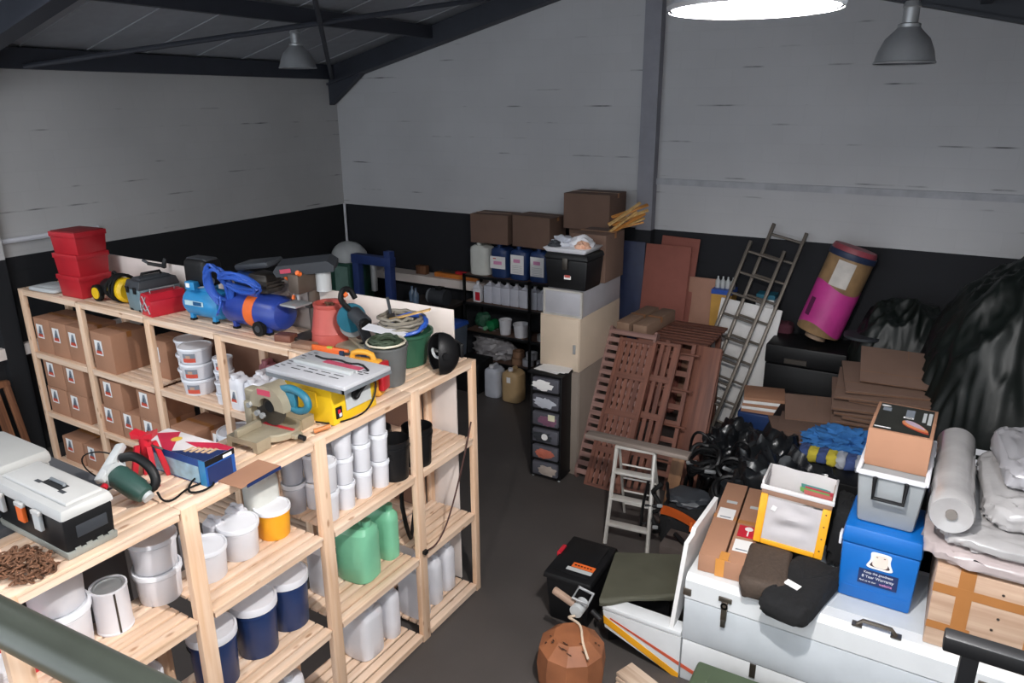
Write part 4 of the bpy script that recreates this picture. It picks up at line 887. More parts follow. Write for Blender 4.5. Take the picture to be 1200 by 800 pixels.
# ------------------------------------------------------------------ near toolboxes
t = thing('toolbox', 'large black toolbox with pale grey lid and orange latch', 'toolbox', (-3.40, 1.49, Z))
w, l, h = 0.60, 0.235, 0.27
TBL = mat('pale_grey_lid', '#bebdbb', 0.5, var=0.03); TBB = mat('grey_base_band', '#8e908a', 0.55, var=0.04)
part('box_body', MB().taper((0, 0, 0.0), (w*0.94, l*0.92), (w*0.98, l*0.97), h*0.72, BLACK, bev=0.012), t, 'black body')
m = MB(); m.taper((0, 0, 0.0), (w*0.96, l*0.96), (w*0.985, l*0.985), 0.038, TBB, bev=0.008)
for i in range(4): m.bx(w*0.49-0.004, w*0.49+0.002, -0.08+i*0.05, -0.055+i*0.05, 0.036, 0.05, TBB)
part('base_band', m, t, 'grey base')
m = MB(); m.taper((0, 0, h*0.725), (w*1.03, l*1.05), (w*0.99, l*0.95), 0.05, TBL, bev=0.014); m.taper((0.01, 0.01, h*0.725+0.05), (w*0.88, l*0.72), (w*0.86, l*0.68), 0.014, TBL, bev=0.005)
part('lid', m, t, 'pale grey lid')
m = MB(); zz = h*0.725+0.0645; m.bx(-0.02, 0.13, -0.02, 0.025, zz, zz+0.001, BLACK); m.bx(-0.065, -0.02, -0.03, -0.012, zz, zz+0.001, DGREY); m.bx(0.13, 0.175, -0.03, -0.012, zz, zz+0.001, DGREY); m.tube([(0.0, 0.012, zz), (0.0, 0.015, zz+0.008), (0.11, 0.015, zz+0.008), (0.11, 0.012, zz)], 0.008, MGREY)
part('handle_recess', m, t, 'dark handle recess')
for x, mm in ((-0.2, LGREY), (-0.02, ORANGE), (0.12, LGREY)): part('latch', MB().bx(x-0.028, x+0.028, -l*0.53-0.012, -l*0.5, h*0.42, h*0.74, mm, bev=0.004).bx(x-0.032, x+0.032, -l*0.53-0.014, -l*0.5, h*0.70, h*0.78, TBL, bev=0.004), t, 'orange latch' if mm is ORANGE else None)
part('end_recess', MB().bx(w*0.478, w*0.486, -0.06, 0.08, 0.09, 0.15, DGREY, bev=0.003), t)
t = thing('toolbox', 'plain grey toolbox behind the black one, cut by the left photo edge', 'toolbox', (-3.95, 1.36, Z))
part('box_body', MB().taper((0, 0, 0), (0.40, 0.56), (0.42, 0.58), 0.15, DGREY, bev=0.01), t, 'dark body')
part('lid', MB().taper((0, 0, 0.195), (0.48, 0.64), (0.46, 0.62), 0.08, mat('grey_lid', '#a9a9a7', 0.5, var=0.03), bev=0.03).bx(0.17, 0.225, 0.24, 0.30, 0.1, 0.2, mat('grey_lid', '#a9a9a7'), bev=0.01), t, 'grey lid')
part('inner_tray', MB().bx(-0.2, 0.2, -0.28, 0.28, 0.151, 0.194, RED, bev=0.004), t, 'red tray')
# rusty chain heap
m = MB(); rnd = random.Random(4)
def link_ring(c, R, L_=0.022):
    pts = []
    for i in range(14):
        a = 2*PI*i/14; p = Vector((math.cos(a)*0.011, math.sin(a)*0.011+(L_/2 if math.sin(a) > 0 else -L_/2)*0.8, 0)); pts.append(Vector(c)+R @ p)
    return pts
for k in range(150):
    a = rnd.uniform(0, 2*PI); rr = 0.135*math.sqrt(rnd.random()); hh = 0.055*(1-(rr/0.14)**2)*rnd.random()+0.008
    R = Euler((rnd.uniform(-0.7, 0.7), rnd.uniform(-0.7, 0.7), rnd.uniform(0, PI))).to_matrix()
    m.tube(link_ring((rr*math.cos(a)*1.25, rr*math.sin(a)*0.8, hh+0.006), R), 0.0042, RUST, n=5, closed=True)
solo('chain', 'heap of rusty chain at the front of the toolbox', 'chain', m, (-3.24, 1.24, Z), 0.1)

# grey steel cupboard behind the near rack that carries the grey toolbox
t = thing('steel_cupboard', 'dark grey steel cupboard behind the near rack under the grey toolbox', 'cupboard', (-3.95, 1.30, 0))
GC = mat('slate_cupboard', '#55565a', 0.6, var=0.05)
part('carcass', MB().bx(-0.3, 0.3, -0.6, 0.6, 0, 2.10, GC, bev=0.005), t); part('door', MB().bx(0.301, 0.312, -0.58, -0.005, 0.05, 2.06, GC), t); part('door', MB().bx(0.301, 0.312, 0.005, 0.58, 0.05, 2.06, GC), t)
# ================================================================== far corner: machines, bench, metal shelf
DG = mat('dark_machine_green', '#1f4a3d', 0.5, var=0.1); PRB = mat('press_blue', '#2b3f78', 0.5, var=0.1)
t = thing('machine', 'dark green machine with a pale domed cover in the far corner', 'machine', (-8.62, 8.95, 0))
part('cabinet', MB().bx(-0.3, 0.3, -0.28, 0.28, 0, 1.55, DG, bev=0.03), t); part('panel', MB().bx(-0.02, 0.26, -0.292, -0.281, 1.0, 1.5, mat('pale_green_panel', '#6f8f86', 0.5)), t, 'pale panel')
part('cover', MB().blob((0.05, 0, 1.62), (0.3, 0.28, 0.24), LGREY, 0.08, 2.0, 3, sub=3, zmin=1.552), t, 'pale domed cover')
t = thing('hydraulic_press', 'blue steel H frame workshop press in the far corner', 'press', (-7.76, 8.62, 0))
for s in (-1, 1): part('upright', MB().bx(s*0.33-0.06, s*0.33+0.06, -0.06, 0.06, 0.03, 1.86 if s > 0 else 1.74, PRB, bev=0.006), t)
part('top_beam', MB().bx(-0.4, 0.4, -0.07, 0.07, 1.62, 1.76, PRB, bev=0.006), t); part('bed', MB().bx(-0.27, 0.27, -0.09, 0.09, 0.72, 0.86, PRB, bev=0.006), t)
part('ram', MB().cyl((0, 0, 1.2), (0, 0, 1.62), 0.05, STEEL), t)
for s in (-1, 1): part('foot', MB().bx(s*0.33-0.07, s*0.33+0.07, -0.32, 0.32, 0, 0.05, PRB), t)
# black bench below the batten
t = thing('workbench', 'dark workbench along the far wall under the white batten', 'bench', (-6.85, 8.9, 0))
part('top', MB().bx(-0.42, 0.42, -0.3, 0.3, 1.02, 1.07, mat('dark_bench_top', '#2a2321', 0.7)), t)
for sx in (-1, 1):
    for sy in (-1, 1): part('leg', MB().bx(sx*0.36-0.03, sx*0.36+0.03, sy*0.25-0.03, sy*0.25+0.03, 0, 1.02, BLACKM), t)
t = thing('electric_motor', 'black round electric motor on the dark bench', 'motor', (-6.62, 8.8, 1.07))
part('casing', MB().cyl((-0.14, 0, 0.13), (0.14, 0, 0.13), 0.125, DGREY, n=22).cyl((-0.19, 0, 0.13), (-0.14, 0, 0.13), 0.11, MGREY, n=22), t); part('foot', MB().bx(-0.1, 0.1, -0.09, 0.09, 0, 0.03, BLACK), t)
part('terminal_box', MB().bx(-0.05, 0.06, -0.05, 0.05, 0.24, 0.29, BLACK, bev=0.006), t)
for i, (x, y) in enumerate(((-7.14, 8.78), (-7.02, 8.72))):
    solo('bottle', ['left of the two blue bottles on the dark bench', 'right of the two blue bottles on the dark bench'][i], 'bottle', MB().lathe([(0.045, 0), (0.05, 0.02), (0.05, 0.14), (0.018, 0.19), (0.018, 0.24), (0, 0.24)], mat('smoky_blue_bottle', '#5a6e86', 0.25), 16), (x, y, 1.07), group=None)
# tools on the batten
solo('tool_case', 'long orange case on the white batten', 'case', MB().bx(-0.42, 0.42, -0.06, 0.06, 0, 0.07, mat('dull_orange', '#c9762f', 0.5), bev=0.01), (-6.72, 9.42, 1.352))
solo('hand_saw', 'red handled tool lying on the long orange case', 'tool', MB().bx(-0.12, 0.14, -0.04, 0.04, 0, 0.05, RED, bev=0.01).bx(-0.4, -0.12, -0.005, 0.005, 0.0, 0.05, DARKST), (-6.62, 9.42, 1.424))
solo('wood_block', 'small upright brown wooden block on the white batten', 'block', MB().bx(-0.1, 0.1, -0.05, 0.05, 0, 0.14, wood('brown_block', '#7d5236', '#5d3c27', 'z', knots=False), bev=0.006), (-7.42, 9.42, 1.352))
t = thing('waste_bin', 'tall grey swing bin with a blue rim beside the metal shelf', 'bin', (-6.24, 8.58, 0))
part('bin_body', MB().taper((0, 0, 0), (0.26, 0.26), (0.33, 0.33), 0.86, mat('slate_bin', '#56606e', 0.5), bev=0.015), t); part('rim', MB().taper((0, 0, 0.862), (0.36, 0.36), (0.34, 0.34), 0.06, HOSEB, bev=0.01), t, 'blue rim')
# metal shelf
t = thing('metal_shelf', 'black metal shelf unit with brown boards against the far wall', 'shelving', (0, 0, 0))
for x in (-6.27, -5.13, -3.98):
    for y in (8.96, 9.42): part('post', MB().bx(x-0.02, x+0.02, y-0.015, y+0.015, 0, 1.575, BLACKM), t)
SB = mat('brown_shelf_board', '#6a5146', 0.7, var=0.08)
for z in (0.24, 0.68, 1.14, 1.56):
    part('shelf', MB().bx(-6.29, -3.96, 8.985, 9.40, z-0.02, z, SB).bx(-6.29, -3.96, 8.945, 8.983, z-0.035, z+0.001, BLACKM).bx(-6.29, -3.96, 9.402, 9.435, z-0.035, z+0.001, BLACKM), t)
jerrycan('tall cloudy jerrycan at the left end of the metal shelf top', (-6.05, 9.14, 1.561), 0.34, 0.28, 0.50, NATUR, NATUR)
sheet = PAPER
for i, x in enumerate((-5.69, -5.36, -5.03)):
    t = jerrycan(['navy jerrycan with a wide white label, next to the cloudy one', 'middle of the three navy jerrycans on the metal shelf top', 'navy jerrycan on the right, beside the black cool box'][i], (x, 9.14, 1.561), 0.31, 0.28, 0.50, BLUE, BLUE, group='navy jerrycans')
    m = MB(); y = -0.1435; 
    if i == 0: m.bx(-0.13, 0.13, y-0.002, y, 0.14, 0.32, PAPER); m.bx(-0.07, 0.07, y-0.003, y-0.002, 0.2, 0.25, PINKP); m.bx(-0.08, -0.03, y-0.003, y-0.002, 0.28, 0.295, LOGR)
    else: m.bx(-0.11, 0.11, y-0.002, y, 0.09, 0.37, PAPER); m.bx(-0.06, 0.05, y-0.003, y-0.002, 0.26, 0.31, PINKP); [m.bx(-0.08, 0.08, y-0.003, y-0.002, 0.11+0.025*k, 0.117+0.025*k, mat('faint_print', '#b9b6b8', 0.6)) for k in range(5)]
    part('printed_label', m, t)
carton('dusky open carton on the cloudy jerrycan and first navy jerrycan', (-5.83, 9.18, 2.063), (0.62, 0.42, 0.42), m=CARDD, sticker=None, rz=0.06)
t = carton('dusky carton with slanting tape on the right hand navy jerrycans', (-5.10, 9.18, 2.063), (0.64, 0.42, 0.44), m=CARDD, sticker=None, rz=-0.1)
part('torn_flap', MB().bx(-0.36, 0.36, -0.23, -0.02, 0.441, 0.448, CARDD), t, rot=(0, 0, 0))
carton('carton on the shelf top behind the black cool box', (-4.22, 9.14, 1.561), (0.56, 0.40, 0.86), m=CARDD, sticker=None)
carton('large dusky carton on top of the pile, highest in the room', (-4.18, 9.05, 2.424), (0.66, 0.54, 0.46), m=CARDD, sticker=None)
# shelf contents
CLEARB = mat('clear_bottle_plastic', '#c2c4d0', 0.3, var=0.05)
t = thing('bottle', 'white bottle with a red label at the left of the metal shelf', 'bottle', (-6.08, 9.05, 1.141))
part('bottle_body', MB().taper((0, 0, 0), (0.13, 0.1), (0.13, 0.1), 0.22, WHITE, bev=0.015).taper((0, 0, 0.22), (0.12, 0.09), (0.05, 0.05), 0.05, WHITE), t); part('cap', MB().cyl((0, 0, 0.27), (0, 0, 0.32), 0.025, WHITE), t)
part('label', MB().bx(-0.02, 0.062, -0.053, -0.0505, 0.03, 0.16, REDM), t, 'red label')
for i in range(7):
    w_ = 0.13
    t = thing('clear_bottle', ['clear bottle beside the white and red bottle', 'second clear bottle from the white and red one', 'third clear bottle along the metal shelf', 'middle clear bottle of the row on the metal shelf', 'fifth clear bottle of the row on the metal shelf', 'clear bottle just left of the shelf post', 'last clear bottle, right of the shelf post'][i], 'bottle', (-5.90+i*0.155, 9.12, 1.141), 0, 'clear bottles on the metal shelf')
    part('bottle_body', cached(('bottle_body',), lambda: MB().taper((0, 0, 0), (0.152, 0.18), (0.152, 0.18), 0.27, CLEARB, bev=0.02).taper((0, 0, 0.258), (0.13, 0.13), (0.04, 0.04), 0.05, CLEARB)), t); part('cap', cached(('cap',), lambda: MB().cyl((0, 0, 0.305), (0, 0, 0.335), 0.024, WHITE)), t)
def pot(label, x, y, d, h):
    t = thing('plastic_pot', label, 'pot', (x, y, 0.681), 0, 'white pots')
    part('pot_body', MB().lathe([(d*0.42, 0), (d*0.5, h*0.9), (d*0.53, h*0.9), (d*0.53, h), (d*0.48, h), (d*0.40, 0.01), (0, 0.01)], WHITE, 24), t)
    return t
pot('taller white pot on the second shelf', -5.63, 9.1, 0.19, 0.23); pot('wider white pot with black contents on the second shelf', -5.35, 9.1, 0.24, 0.20)
t = thing('glass_bottle', 'green bottle lying on the second metal shelf', 'bottle', (-5.9, 9.1, 0.681))
part('bottle_body', MB().cyl((0, -0.12, 0.085), (0, 0.14, 0.085), 0.085, mat('green_glass', '#1f7a4a', 0.15), n=22, prof=lambda q: [(0.0, 0), (0.03, 0.005), (0.035, 0.04), (0.085, 0.1), (0.085, q)]), t); part('neck', MB().cyl((0, -0.16, 0.085), (0, -0.115, 0.085), 0.03, mat('pale_green_cap', '#79b98f', 0.4)), t)
solo('garden_ball', 'dark green bundle behind the lying green bottle', 'bundle', MB().blob((0, 0, 0.13), (0.13, 0.1, 0.13), DGREEN, 0.25, 2.5, 2, sub=3, zmin=0), (-6.1, 9.2, 0.681))
m = MB(); rnd = random.Random(3)
for k in range(5):
    solo('tin', ['front left small silver tin', 'front right small silver tin', 'rear left small silver tin', 'rear right small silver tin', 'upper small silver tin'][k]+' behind the post on the second shelf', 'tin', MB().lathe([(0.05, 0), (0.05, 0.1), (0.045, 0.1), (0.045, 0.095), (0, 0.095)], STEEL, 16), ((-5.0, -4.88, -4.98, -4.86, -4.92)[k], (9.06, 9.05, 9.2, 9.2, 9.13)[k], 0.681+(0.101 if k == 4 else 0)), group='small tins')
CLBAG = mat('clear_bag_plastic', '#9a979a', 0.3, var=0.15)
solo('plastic_bag', 'large crumpled clear plastic bag on the bottom metal shelf', 'bag', MB().blob((0, 0, 0.14), (0.34, 0.18, 0.17), CLBAG, 0.3, 2.2, 9, zmin=0.0, ridge=True), (-5.88, 9.18, 0.241))
solo('plastic_bag', 'smaller clear plastic bag heaped on the large one', 'bag', MB().blob((0, 0, 0.1), (0.24, 0.13, 0.12), CLBAG, 0.3, 2.6, 14, zmin=0.0, ridge=True), (-6.0, 9.2, 0.241+0.24))
for i, (x, y, z, mm) in enumerate(((-5.42, 9.1, 0, mat('brown_roll', '#8f6d55', 0.7)), (-5.24, 9.12, 0, WHITE), (-5.0, 9.12, 0, WHITE), (-4.84, 9.1, 0, WHITE), (-5.40, 9.1, 0.11, mat('brown_roll', '#8f6d55')), (-5.18, 9.12, 0.11, WHITE))):
    solo('tape_roll', ['lower brown roll on the bottom metal shelf', 'lower white roll next to the brown rolls', 'white roll right of the post on the bottom shelf', 'last white roll at the right of the bottom shelf', 'upper brown roll stacked on the bottom metal shelf', 'upper white roll beside the brown rolls'][i], 'roll', MB().lathe([(0.04, 0), (0.09, 0), (0.09, 0.1), (0.04, 0.1), (0.04, 0)], mm, 20), (x, y, 0.241+z))
# floor in front of the metal shelf
jerrycan('cloudy grey jerrycan on the floor in front of the metal shelf', (-5.36, 8.36, 0), 0.26, 0.26, 0.48, CLEARG, WHITE)
t = jerrycan('amber tinted jerrycan on the floor in front of the metal shelf', (-5.03, 8.34, 0), 0.30, 0.28, 0.50, mat('amber_jerrycan', '#b59870', 0.45, var=0.06), WHITE)
part('printed_label', MB().bx(-0.03, 0.03, -0.145, -0.142, 0.3, 0.38, PAPER), t)
carton('black storage crate on the floor left of the cloudy jerrycan', (-5.78, 8.45, 0), (0.42, 0.4, 0.46), m=BLACK, sticker=None, tape=BLACK, cat='crate', name='storage_crate')
# ------------------------------------------------------------------ cream cabinet and its load
t = thing('cabinet', 'grey brown steel cabinet under the cream one at the end of the aisle', 'cabinet', (-3.49, 7.30, 0))
GBC = mat('grey_brown_enamel', '#85796f', 0.6, var=0.04)
part('carcass', MB().bx(-0.24, 0.24, -0.53, 0.5, 0, 1.238, GBC, bev=0.006), t); part('door', MB().bx(-0.232, 0.232, -0.545, -0.531, 0.06, 1.22, GBC, bev=0.004), t)
t = thing('cabinet', 'cream steel cabinet stacked on the grey brown one behind the drawer tower', 'cabinet', (-3.49, 7.30, 0))
part('carcass', MB().bx(-0.24, 0.24, -0.545, 0.5, 1.24, 1.845, CREAM, bev=0.006), t); part('door', MB().bx(-0.232, 0.232, -0.56, -0.546, 1.255, 1.83, CREAM, bev=0.004), t)
part('door_handle', MB().bx(0.17, 0.2, -0.575, -0.561, 1.45, 1.55, STEEL, bev=0.004), t)
SILV = mat('silver_case_panel', '#b3b2b8', 0.45, metal=0.2, var=0.06)
t = thing('silver_case', 'grey silver case on top of the cream cabinet', 'case', (-3.47, 7.27, 1.846))
part('case_body', MB().bx(-0.21, 0.23, -0.51, 0.5, 0, 0.28, SILV, bev=0.006), t)
m = MB()
for x in (-0.215, 0.225): m.bx(x-0.012, x+0.012, -0.518, -0.49, 0, 0.285, ALU)
m.bx(-0.22, 0.235, -0.519, -0.49, 0.0, 0.02, ALU); m.bx(-0.22, 0.235, -0.519, -0.49, 0.265, 0.285, ALU); part('edge_trim', m, t)
t = thing('cool_box', 'black cool box with a white tray of odds and ends on top', 'cool box', (-3.45, 6.99, 2.128))
part('box_body', MB().taper((0, 0, 0), (0.45, 0.38), (0.50, 0.42), 0.32, BLACK, bev=0.02), t); part('lid', MB().taper((0, 0, 0.322), (0.52, 0.44), (0.48, 0.40), 0.06, BLACK, bev=0.015), t)
part('clasp', MB().bx(-0.03, 0.03, -0.232, -0.215, 0.22, 0.34, DARKST, bev=0.004), t); part('sticker', MB().bx(-0.02, 0.06, -0.213, -0.21, 0.1, 0.15, PAPER).bx(-0.015, 0.05, -0.214, -0.213, 0.12, 0.17, PINKR), t, 'small red and white sticker', rot=(-0.06, 0, 0), loc=(0, 0.005, 0))
t = thing('tray', 'white tray full of crumpled packets on the black cool box', 'tray', (-3.47, 6.99, 2.512))
part('tray_body', MB().taper((0, 0, 0), (0.44, 0.36), (0.52, 0.42), 0.05, WHITE, bev=0.008), t)
for i, (x, y, r, mm) in enumerate(((-0.12, 0, 0.12, CLEARG), (0.08, 0.03, 0.13, WHITE), (0.15, -0.08, 0.08, mat('peach_packet', '#d4a58c', 0.5)), (-0.16, -0.1, 0.07, DGREY))): part('packet', MB().blob((x, y, 0.06), (r, r*0.9, r*0.75), mm, 0.35, 2.5, i+3, sub=3, zmin=0.045, ridge=True), t)
carton('brown carton on the silver case behind the black cool box', (-3.42, 7.51, 2.128), (0.42, 0.50, 0.52), sticker=None, m=CARDD)
t = thing('timber_offcuts', 'bundle of thin orange brown sticks lying on the carton beside the column', 'wood', (-3.20, 7.72, 2.65))
for k in range(9): part('stick', MB().box((0, 0, 0), (0.4+0.03*(k % 3), 0.035, 0.018), OFFCUT if k % 2 else wood('orange_timber', '#c98a44', '#a66b30', 'x', knots=False)), t, loc=(0.02*(k % 3), 0.05-0.035*(k % 4), 0.03+0.022*k), rot=(0.2*(k % 3), -0.25-0.11*(k % 4), 0.5+0.13*(k % 5)))
# drawer tower
t = thing('drawer_tower', 'narrow black tower of six clear plastic drawers', 'drawers', (-3.525, 6.68, 0), 0.03)
m = MB(); 
for s in (-1, 1): m.bx(s*0.175-0.012, s*0.175+0.012, -0.18, 0.2, 0.03, 1.24, BLACK, bev=0.006)
m.bx(-0.165, 0.165, 0.185, 0.2, 0.03, 1.24, BLACK)
for k in range(7): m.bx(-0.165, 0.165, -0.18, 0.19, 0.03+k*0.2-0.0, 0.05+k*0.2, BLACK)
part('frame', m, t); part('top', MB().box((0, 0.01, 1.256), (0.42, 0.44, 0.022), BLACK, bev=0.008), t)
DRAW = mat('cloudy_drawer_front', '#56565e', 0.25, var=0.12); cols = [PAPER, CLEARG, mat('mauve_stuff', '#7a5268', 0.6), DGREY, mat('coral_stuff', '#b0614f', 0.6), mat('beige_stuff', '#a0938a', 0.7)]
for k in range(6):
    z0 = 0.055+(5-k)*0.2
    dr = part('drawer', MB().bx(-0.155, 0.155, -0.195, 0.17, z0, z0+0.155, DRAW, bev=0.012), t)
    part('drawer_contents', MB().blob((-0.03+0.03*(k % 3), -0.197, z0+0.07), (0.11, 0.006, 0.055), cols[k], 0.5, 2.5, k, sub=3), dr)
part('drawer_label', MB().bx(0.04, 0.12, -0.203, -0.199, 0.055+0.62+0.06, 0.055+0.62+0.13, mat('cream_note', '#d8d5b8', 0.6)), t, 'cream note'); part('drawer_label', MB().cyl((-0.0, -0.2, 0.53), (-0.0, -0.204, 0.53), 0.038, PAPER, n=20), t, 'round white sticker')
part('castor', MB().cyl((0.15, -0.15, 0.015), (0.17, -0.15, 0.015), 0.015, LGREY), t); part('castor', MB().cyl((-0.17, -0.15, 0.015), (-0.15, -0.15, 0.015), 0.015, LGREY), t); part('castor', MB().cyl((0.15, 0.17, 0.015), (0.17, 0.17, 0.015), 0.015, LGREY), t); part('castor', MB().cyl((-0.17, 0.17, 0.015), (-0.15, 0.17, 0.015), 0.015, LGREY), t)
m = MB()
for k in range(5): m.box((0.02*(k-2), 0.01*((k*3) % 4-1), 0.002+0.0035*k), (0.3, 0.21, 0.003), PAPER, rot=(0, 0, 0.25*((k*7) % 5-2)*0.4))
solo('papers', 'pile of white papers on top of the black drawer tower', 'papers', m, (-3.50, 6.66, 1.268), 0.1)
# wooden headboard on the left
t = thing('wooden_gate', 'dark brown slatted wooden headboard leaning at the left wall', 'headboard', (-8.98, 3.86, 0), rot=(0, -0.1, PI/2))
BW = wood('dark_brown_wood', '#8a5b3d', '#5d3a27', 'z', knots=False)
m = MB()
n = 16; pts = []
for i in range(n+1): u = i/n; pts.append((-0.7+1.4*u*0.5, 0)) 
part('side_rail', MB().bx(-0.07, 0.0, -0.025, 0.025, 0, 1.05, BW, bev=0.01), t); part('side_rail', MB().bx(-1.1, -1.03, -0.025, 0.025, 0, 1.05, BW, bev=0.01), t)
pts = [(-1.1, 1.0)]+[(-1.1+1.1*i/12, 1.05+0.09*math.sin(PI*i/12)) for i in range(13)]+[(0, 1.0)]
part('top_rail', MB().prism([(x, z) for x, z in pts], -0.03, 0.03, BW, 'y'), t)
part('bottom_rail', MB().bx(-1.03, -0.07, -0.02, 0.02, 0.2, 0.3, BW, bev=0.006), t)
for k in range(6): part('slat', MB().bx(-1.0+k*0.155, -0.9+k*0.155, -0.01, 0.01, 0.3, 1.03, BW), t)
# ------------------------------------------------------------------ boards leaning on the end wall
REDB = mat('red_brown_board', '#8d5348', 0.8, var=0.06)
def lean(name, label, cat, x, y0, w, h, th, m, tilt, rz=0.0, extra=None, lean_x=0.0):
    t = solo(name, label, cat, MB().bx(-w/2, w/2, -th/2, th/2, 0, h, m, bev=min(0.006, th/3)), (x, y0, th*abs(math.sin(tilt))/2), rot=(-tilt, lean_x, rz))
    return t
lean('chipboard_sheet', 'tall red brown board leaning on the end wall beside the column', 'board', -3.19, 9.09, 0.52, 2.34, 0.02, REDB, 0.18, lean_x=0.03)
lean('chipboard_sheet', 'shorter red brown board in front of the tall one', 'board', -3.23, 8.99, 0.62, 2.24, 0.02, REDB, 0.16)
lean('plywood_sheet', 'pinkish tan board right of the red brown boards', 'board', -2.76, 9.16, 0.36, 1.83, 0.025, mat('pink_tan_board', '#a97f6c', 0.8, var=0.05), 0.14)
lean('plastic_sheet', 'dark blue sheet standing behind the carton by the column', 'sheet', -3.73, 9.25, 0.32, 2.22, 0.02, mat('navy_sheet', '#262f4e', 0.5), 0.06)
# low cupboard with odds and ends behind the ladder
t = thing('low_cupboard', 'dark cupboard behind the ladder holding boxes of odds and ends', 'cupboard', (-2.05, 9.39, 0))
part('carcass', MB().bx(-0.55, 0.45, -0.16, 0.16, 0, 1.20, mat('dark_cupboard', '#2e2a2c', 0.7)), t)
t = thing('box', 'orange yellow box with blue lid band behind the ladder', 'box', (-2.46, 9.37, 1.201)); part('box_body', MB().bx(-0.13, 0.13, -0.13, 0.13, 0, 0.46, mat('ochre_box', '#c29445', 0.6, var=0.15)), t); part('band', MB().bx(-0.133, 0.133, -0.133, 0.133, 0.461, 0.52, HOSEB), t, 'blue band')
for k in range(4): solo('bottle', ['left end', 'second from the left', 'third from the left', 'right end'][k]+' grey bottle on the orange yellow box', 'bottle', MB().lathe([(0.03, 0), (0.032, 0.09), (0.012, 0.12), (0.012, 0.15), (0, 0.15)], LGREY, 14), (-2.55+k*0.065, 9.36, 1.722), group='grey bottles')
t = thing('box', 'small white box with teal lid behind the ladder', 'box', (-1.92, 9.37, 1.201)); part('box_body', MB().bx(-0.11, 0.11, -0.1, 0.1, 0, 0.46, PAPER), t); part('lid', MB().bx(-0.113, 0.113, -0.103, 0.103, 0.461, 0.52, TEAL), t, 'teal lid')
solo('cloth', 'maroon folded cloth at the right of the small white box', 'cloth', MB().pillow((0, 0, 0.09), (0.26, 0.22, 0.18), mat('maroon_cloth', '#4f2531', 0.9), 0.015), (-1.70, 9.37, 1.201))
lean('magenta_board', 'thin magenta edged sheet left of the white panel', 'sheet', -2.58, 9.24, 0.1, 1.12, 0.02, mat('magenta', '#a3285f', 0.6), 0.1)
# white panel and extension ladder
lean('white_board', 'big white panel leaning behind the extension ladder', 'panel', -2.22, 9.02, 0.76, 1.62, 0.03, PAPER, 0.1, lean_x=0.10)
def ladder(name, label, w, h, n, loc, rot, mm, r=0.022):
    t = thing(name, label, 'ladder', loc, rot=rot)
    for s in (-1, 1): part('stile', MB().bx(s*w/2-0.019, s*w/2+0.019, -0.035, 0.035, 0, h, mm, bev=0.004), t)
    for k in range(n): part('rung', MB().cyl((-w/2+0.015, 0, 0.22+k*(h-0.35)/(n-1)), (w/2-0.015, 0, 0.22+k*(h-0.35)/(n-1)), r*0.75, mm, n=10), t)
    return t
OLDALU = mat('dull_aluminium', '#6c645c', 0.45, metal=0.4, var=0.12)
ladder('extension_ladder', 'front section of the aluminium extension ladder leaning on the end wall', 0.42, 2.52, 9, (-2.48, 8.38, 0.03), (-0.36, 0.225, 0.0), OLDALU)
ladder('extension_ladder', 'rear section of the aluminium extension ladder, topmost against the wall', 0.40, 2.74, 10, (-2.31, 8.50, 0.03), (-0.36, 0.22, 0.0), OLDALU)
# ================================================================== wooden garden furniture leaning beside the cabinet
LCARD = mat('long_carton_board', '#8f7360', 0.85, var=0.06)
t = thing('slatted_table', 'dark wooden slatted table carrying two long cartons', 'table', (-2.74, 8.22, 0))
m = MB()
for k in range(8): m.bx(-0.56, 0.56, -0.42+k*0.105, -0.345+k*0.105, 1.40, 1.425, HWX)
m.bx(-0.5, -0.45, -0.42, 0.40, 1.35, 1.399, HW); m.bx(0.45, 0.5, -0.42, 0.40, 1.35, 1.399, HW); part('top', m, t)
for sx in (-1, 1):
    for sy in (-1, 1): part('leg', MB().bx(sx*0.47-0.03, sx*0.47+0.03, sy*0.35-0.03, sy*0.35+0.03, 0, 1.35, HW), t)
part('apron', MB().bx(-0.5, 0.5, -0.43, -0.40, 1.24, 1.349, HWX), t)
carton('left of the two long cartons on the wooden slatted table', (-3.16, 8.17, 1.426), (0.17, 0.86, 0.14), m=LCARD, sticker=None, rz=-0.05)
carton('right one of two long cartons on the wooden slatted table, set forward', (-2.94, 8.16, 1.426), (0.17, 0.86, 0.14), m=LCARD, sticker=None, rz=-0.05)
TL = -0.52
LOUNGE = wood('pale_lounger_wood', '#917068', '#6d4f48', 'x', knots=False)
t = thing('sun_lounger', 'wooden lounger stood on end, its slat ends showing at the left', 'lounger', (-2.98, 6.71, 0.0), rot=(TL, 0, -0.02))
for x in (-0.27, 0.27): part('side_rail', MB().prism([(-0.05, 0.12), (-0.02, 0.03), (0.03, 0.0), (0.05, 0.0), (0.05, 1.78), (-0.05, 1.78)], x-0.015, x+0.015, LOUNGE, 'x'), t)
for k in range(18): part('slat', MB().bx(-0.255, 0.255, -0.05, -0.026, 0.06+k*0.096, 0.116+k*0.096, LOUNGE), t)
def vslat(name, label, loc, w, h, sections, nsl, mm=HW):
    t = thing(name, label, 'shutter', loc, rot=(TL, 0, -0.02))
    for s in (-1, 1): part('stile', MB().bx(s*w/2-0.02, s*w/2+0.02, -0.018, 0.018, 0, h, mm), t)
    for k in range(sections+1): part('cross_rail', MB().bx(-w/2+0.021, w/2-0.021, -0.018, 0.018, max(0, k*h/sections-0.035), min(h, k*h/sections+0.035), HWX), t)
    for q in range(sections):
        for k in range(nsl):
            x = -w/2+0.035+k*(w-0.07)/(nsl-1)
            part('slat', MB().bx(x-0.024, x+0.024, -0.009, 0.009, q*h/sections+0.036, (q+1)*h/sections-0.036, mm), t)
    return t
nv = Vector((0, -math.cos(TL), math.sin(TL)))
def off(p, d): return tuple(Vector(p)+nv*d)
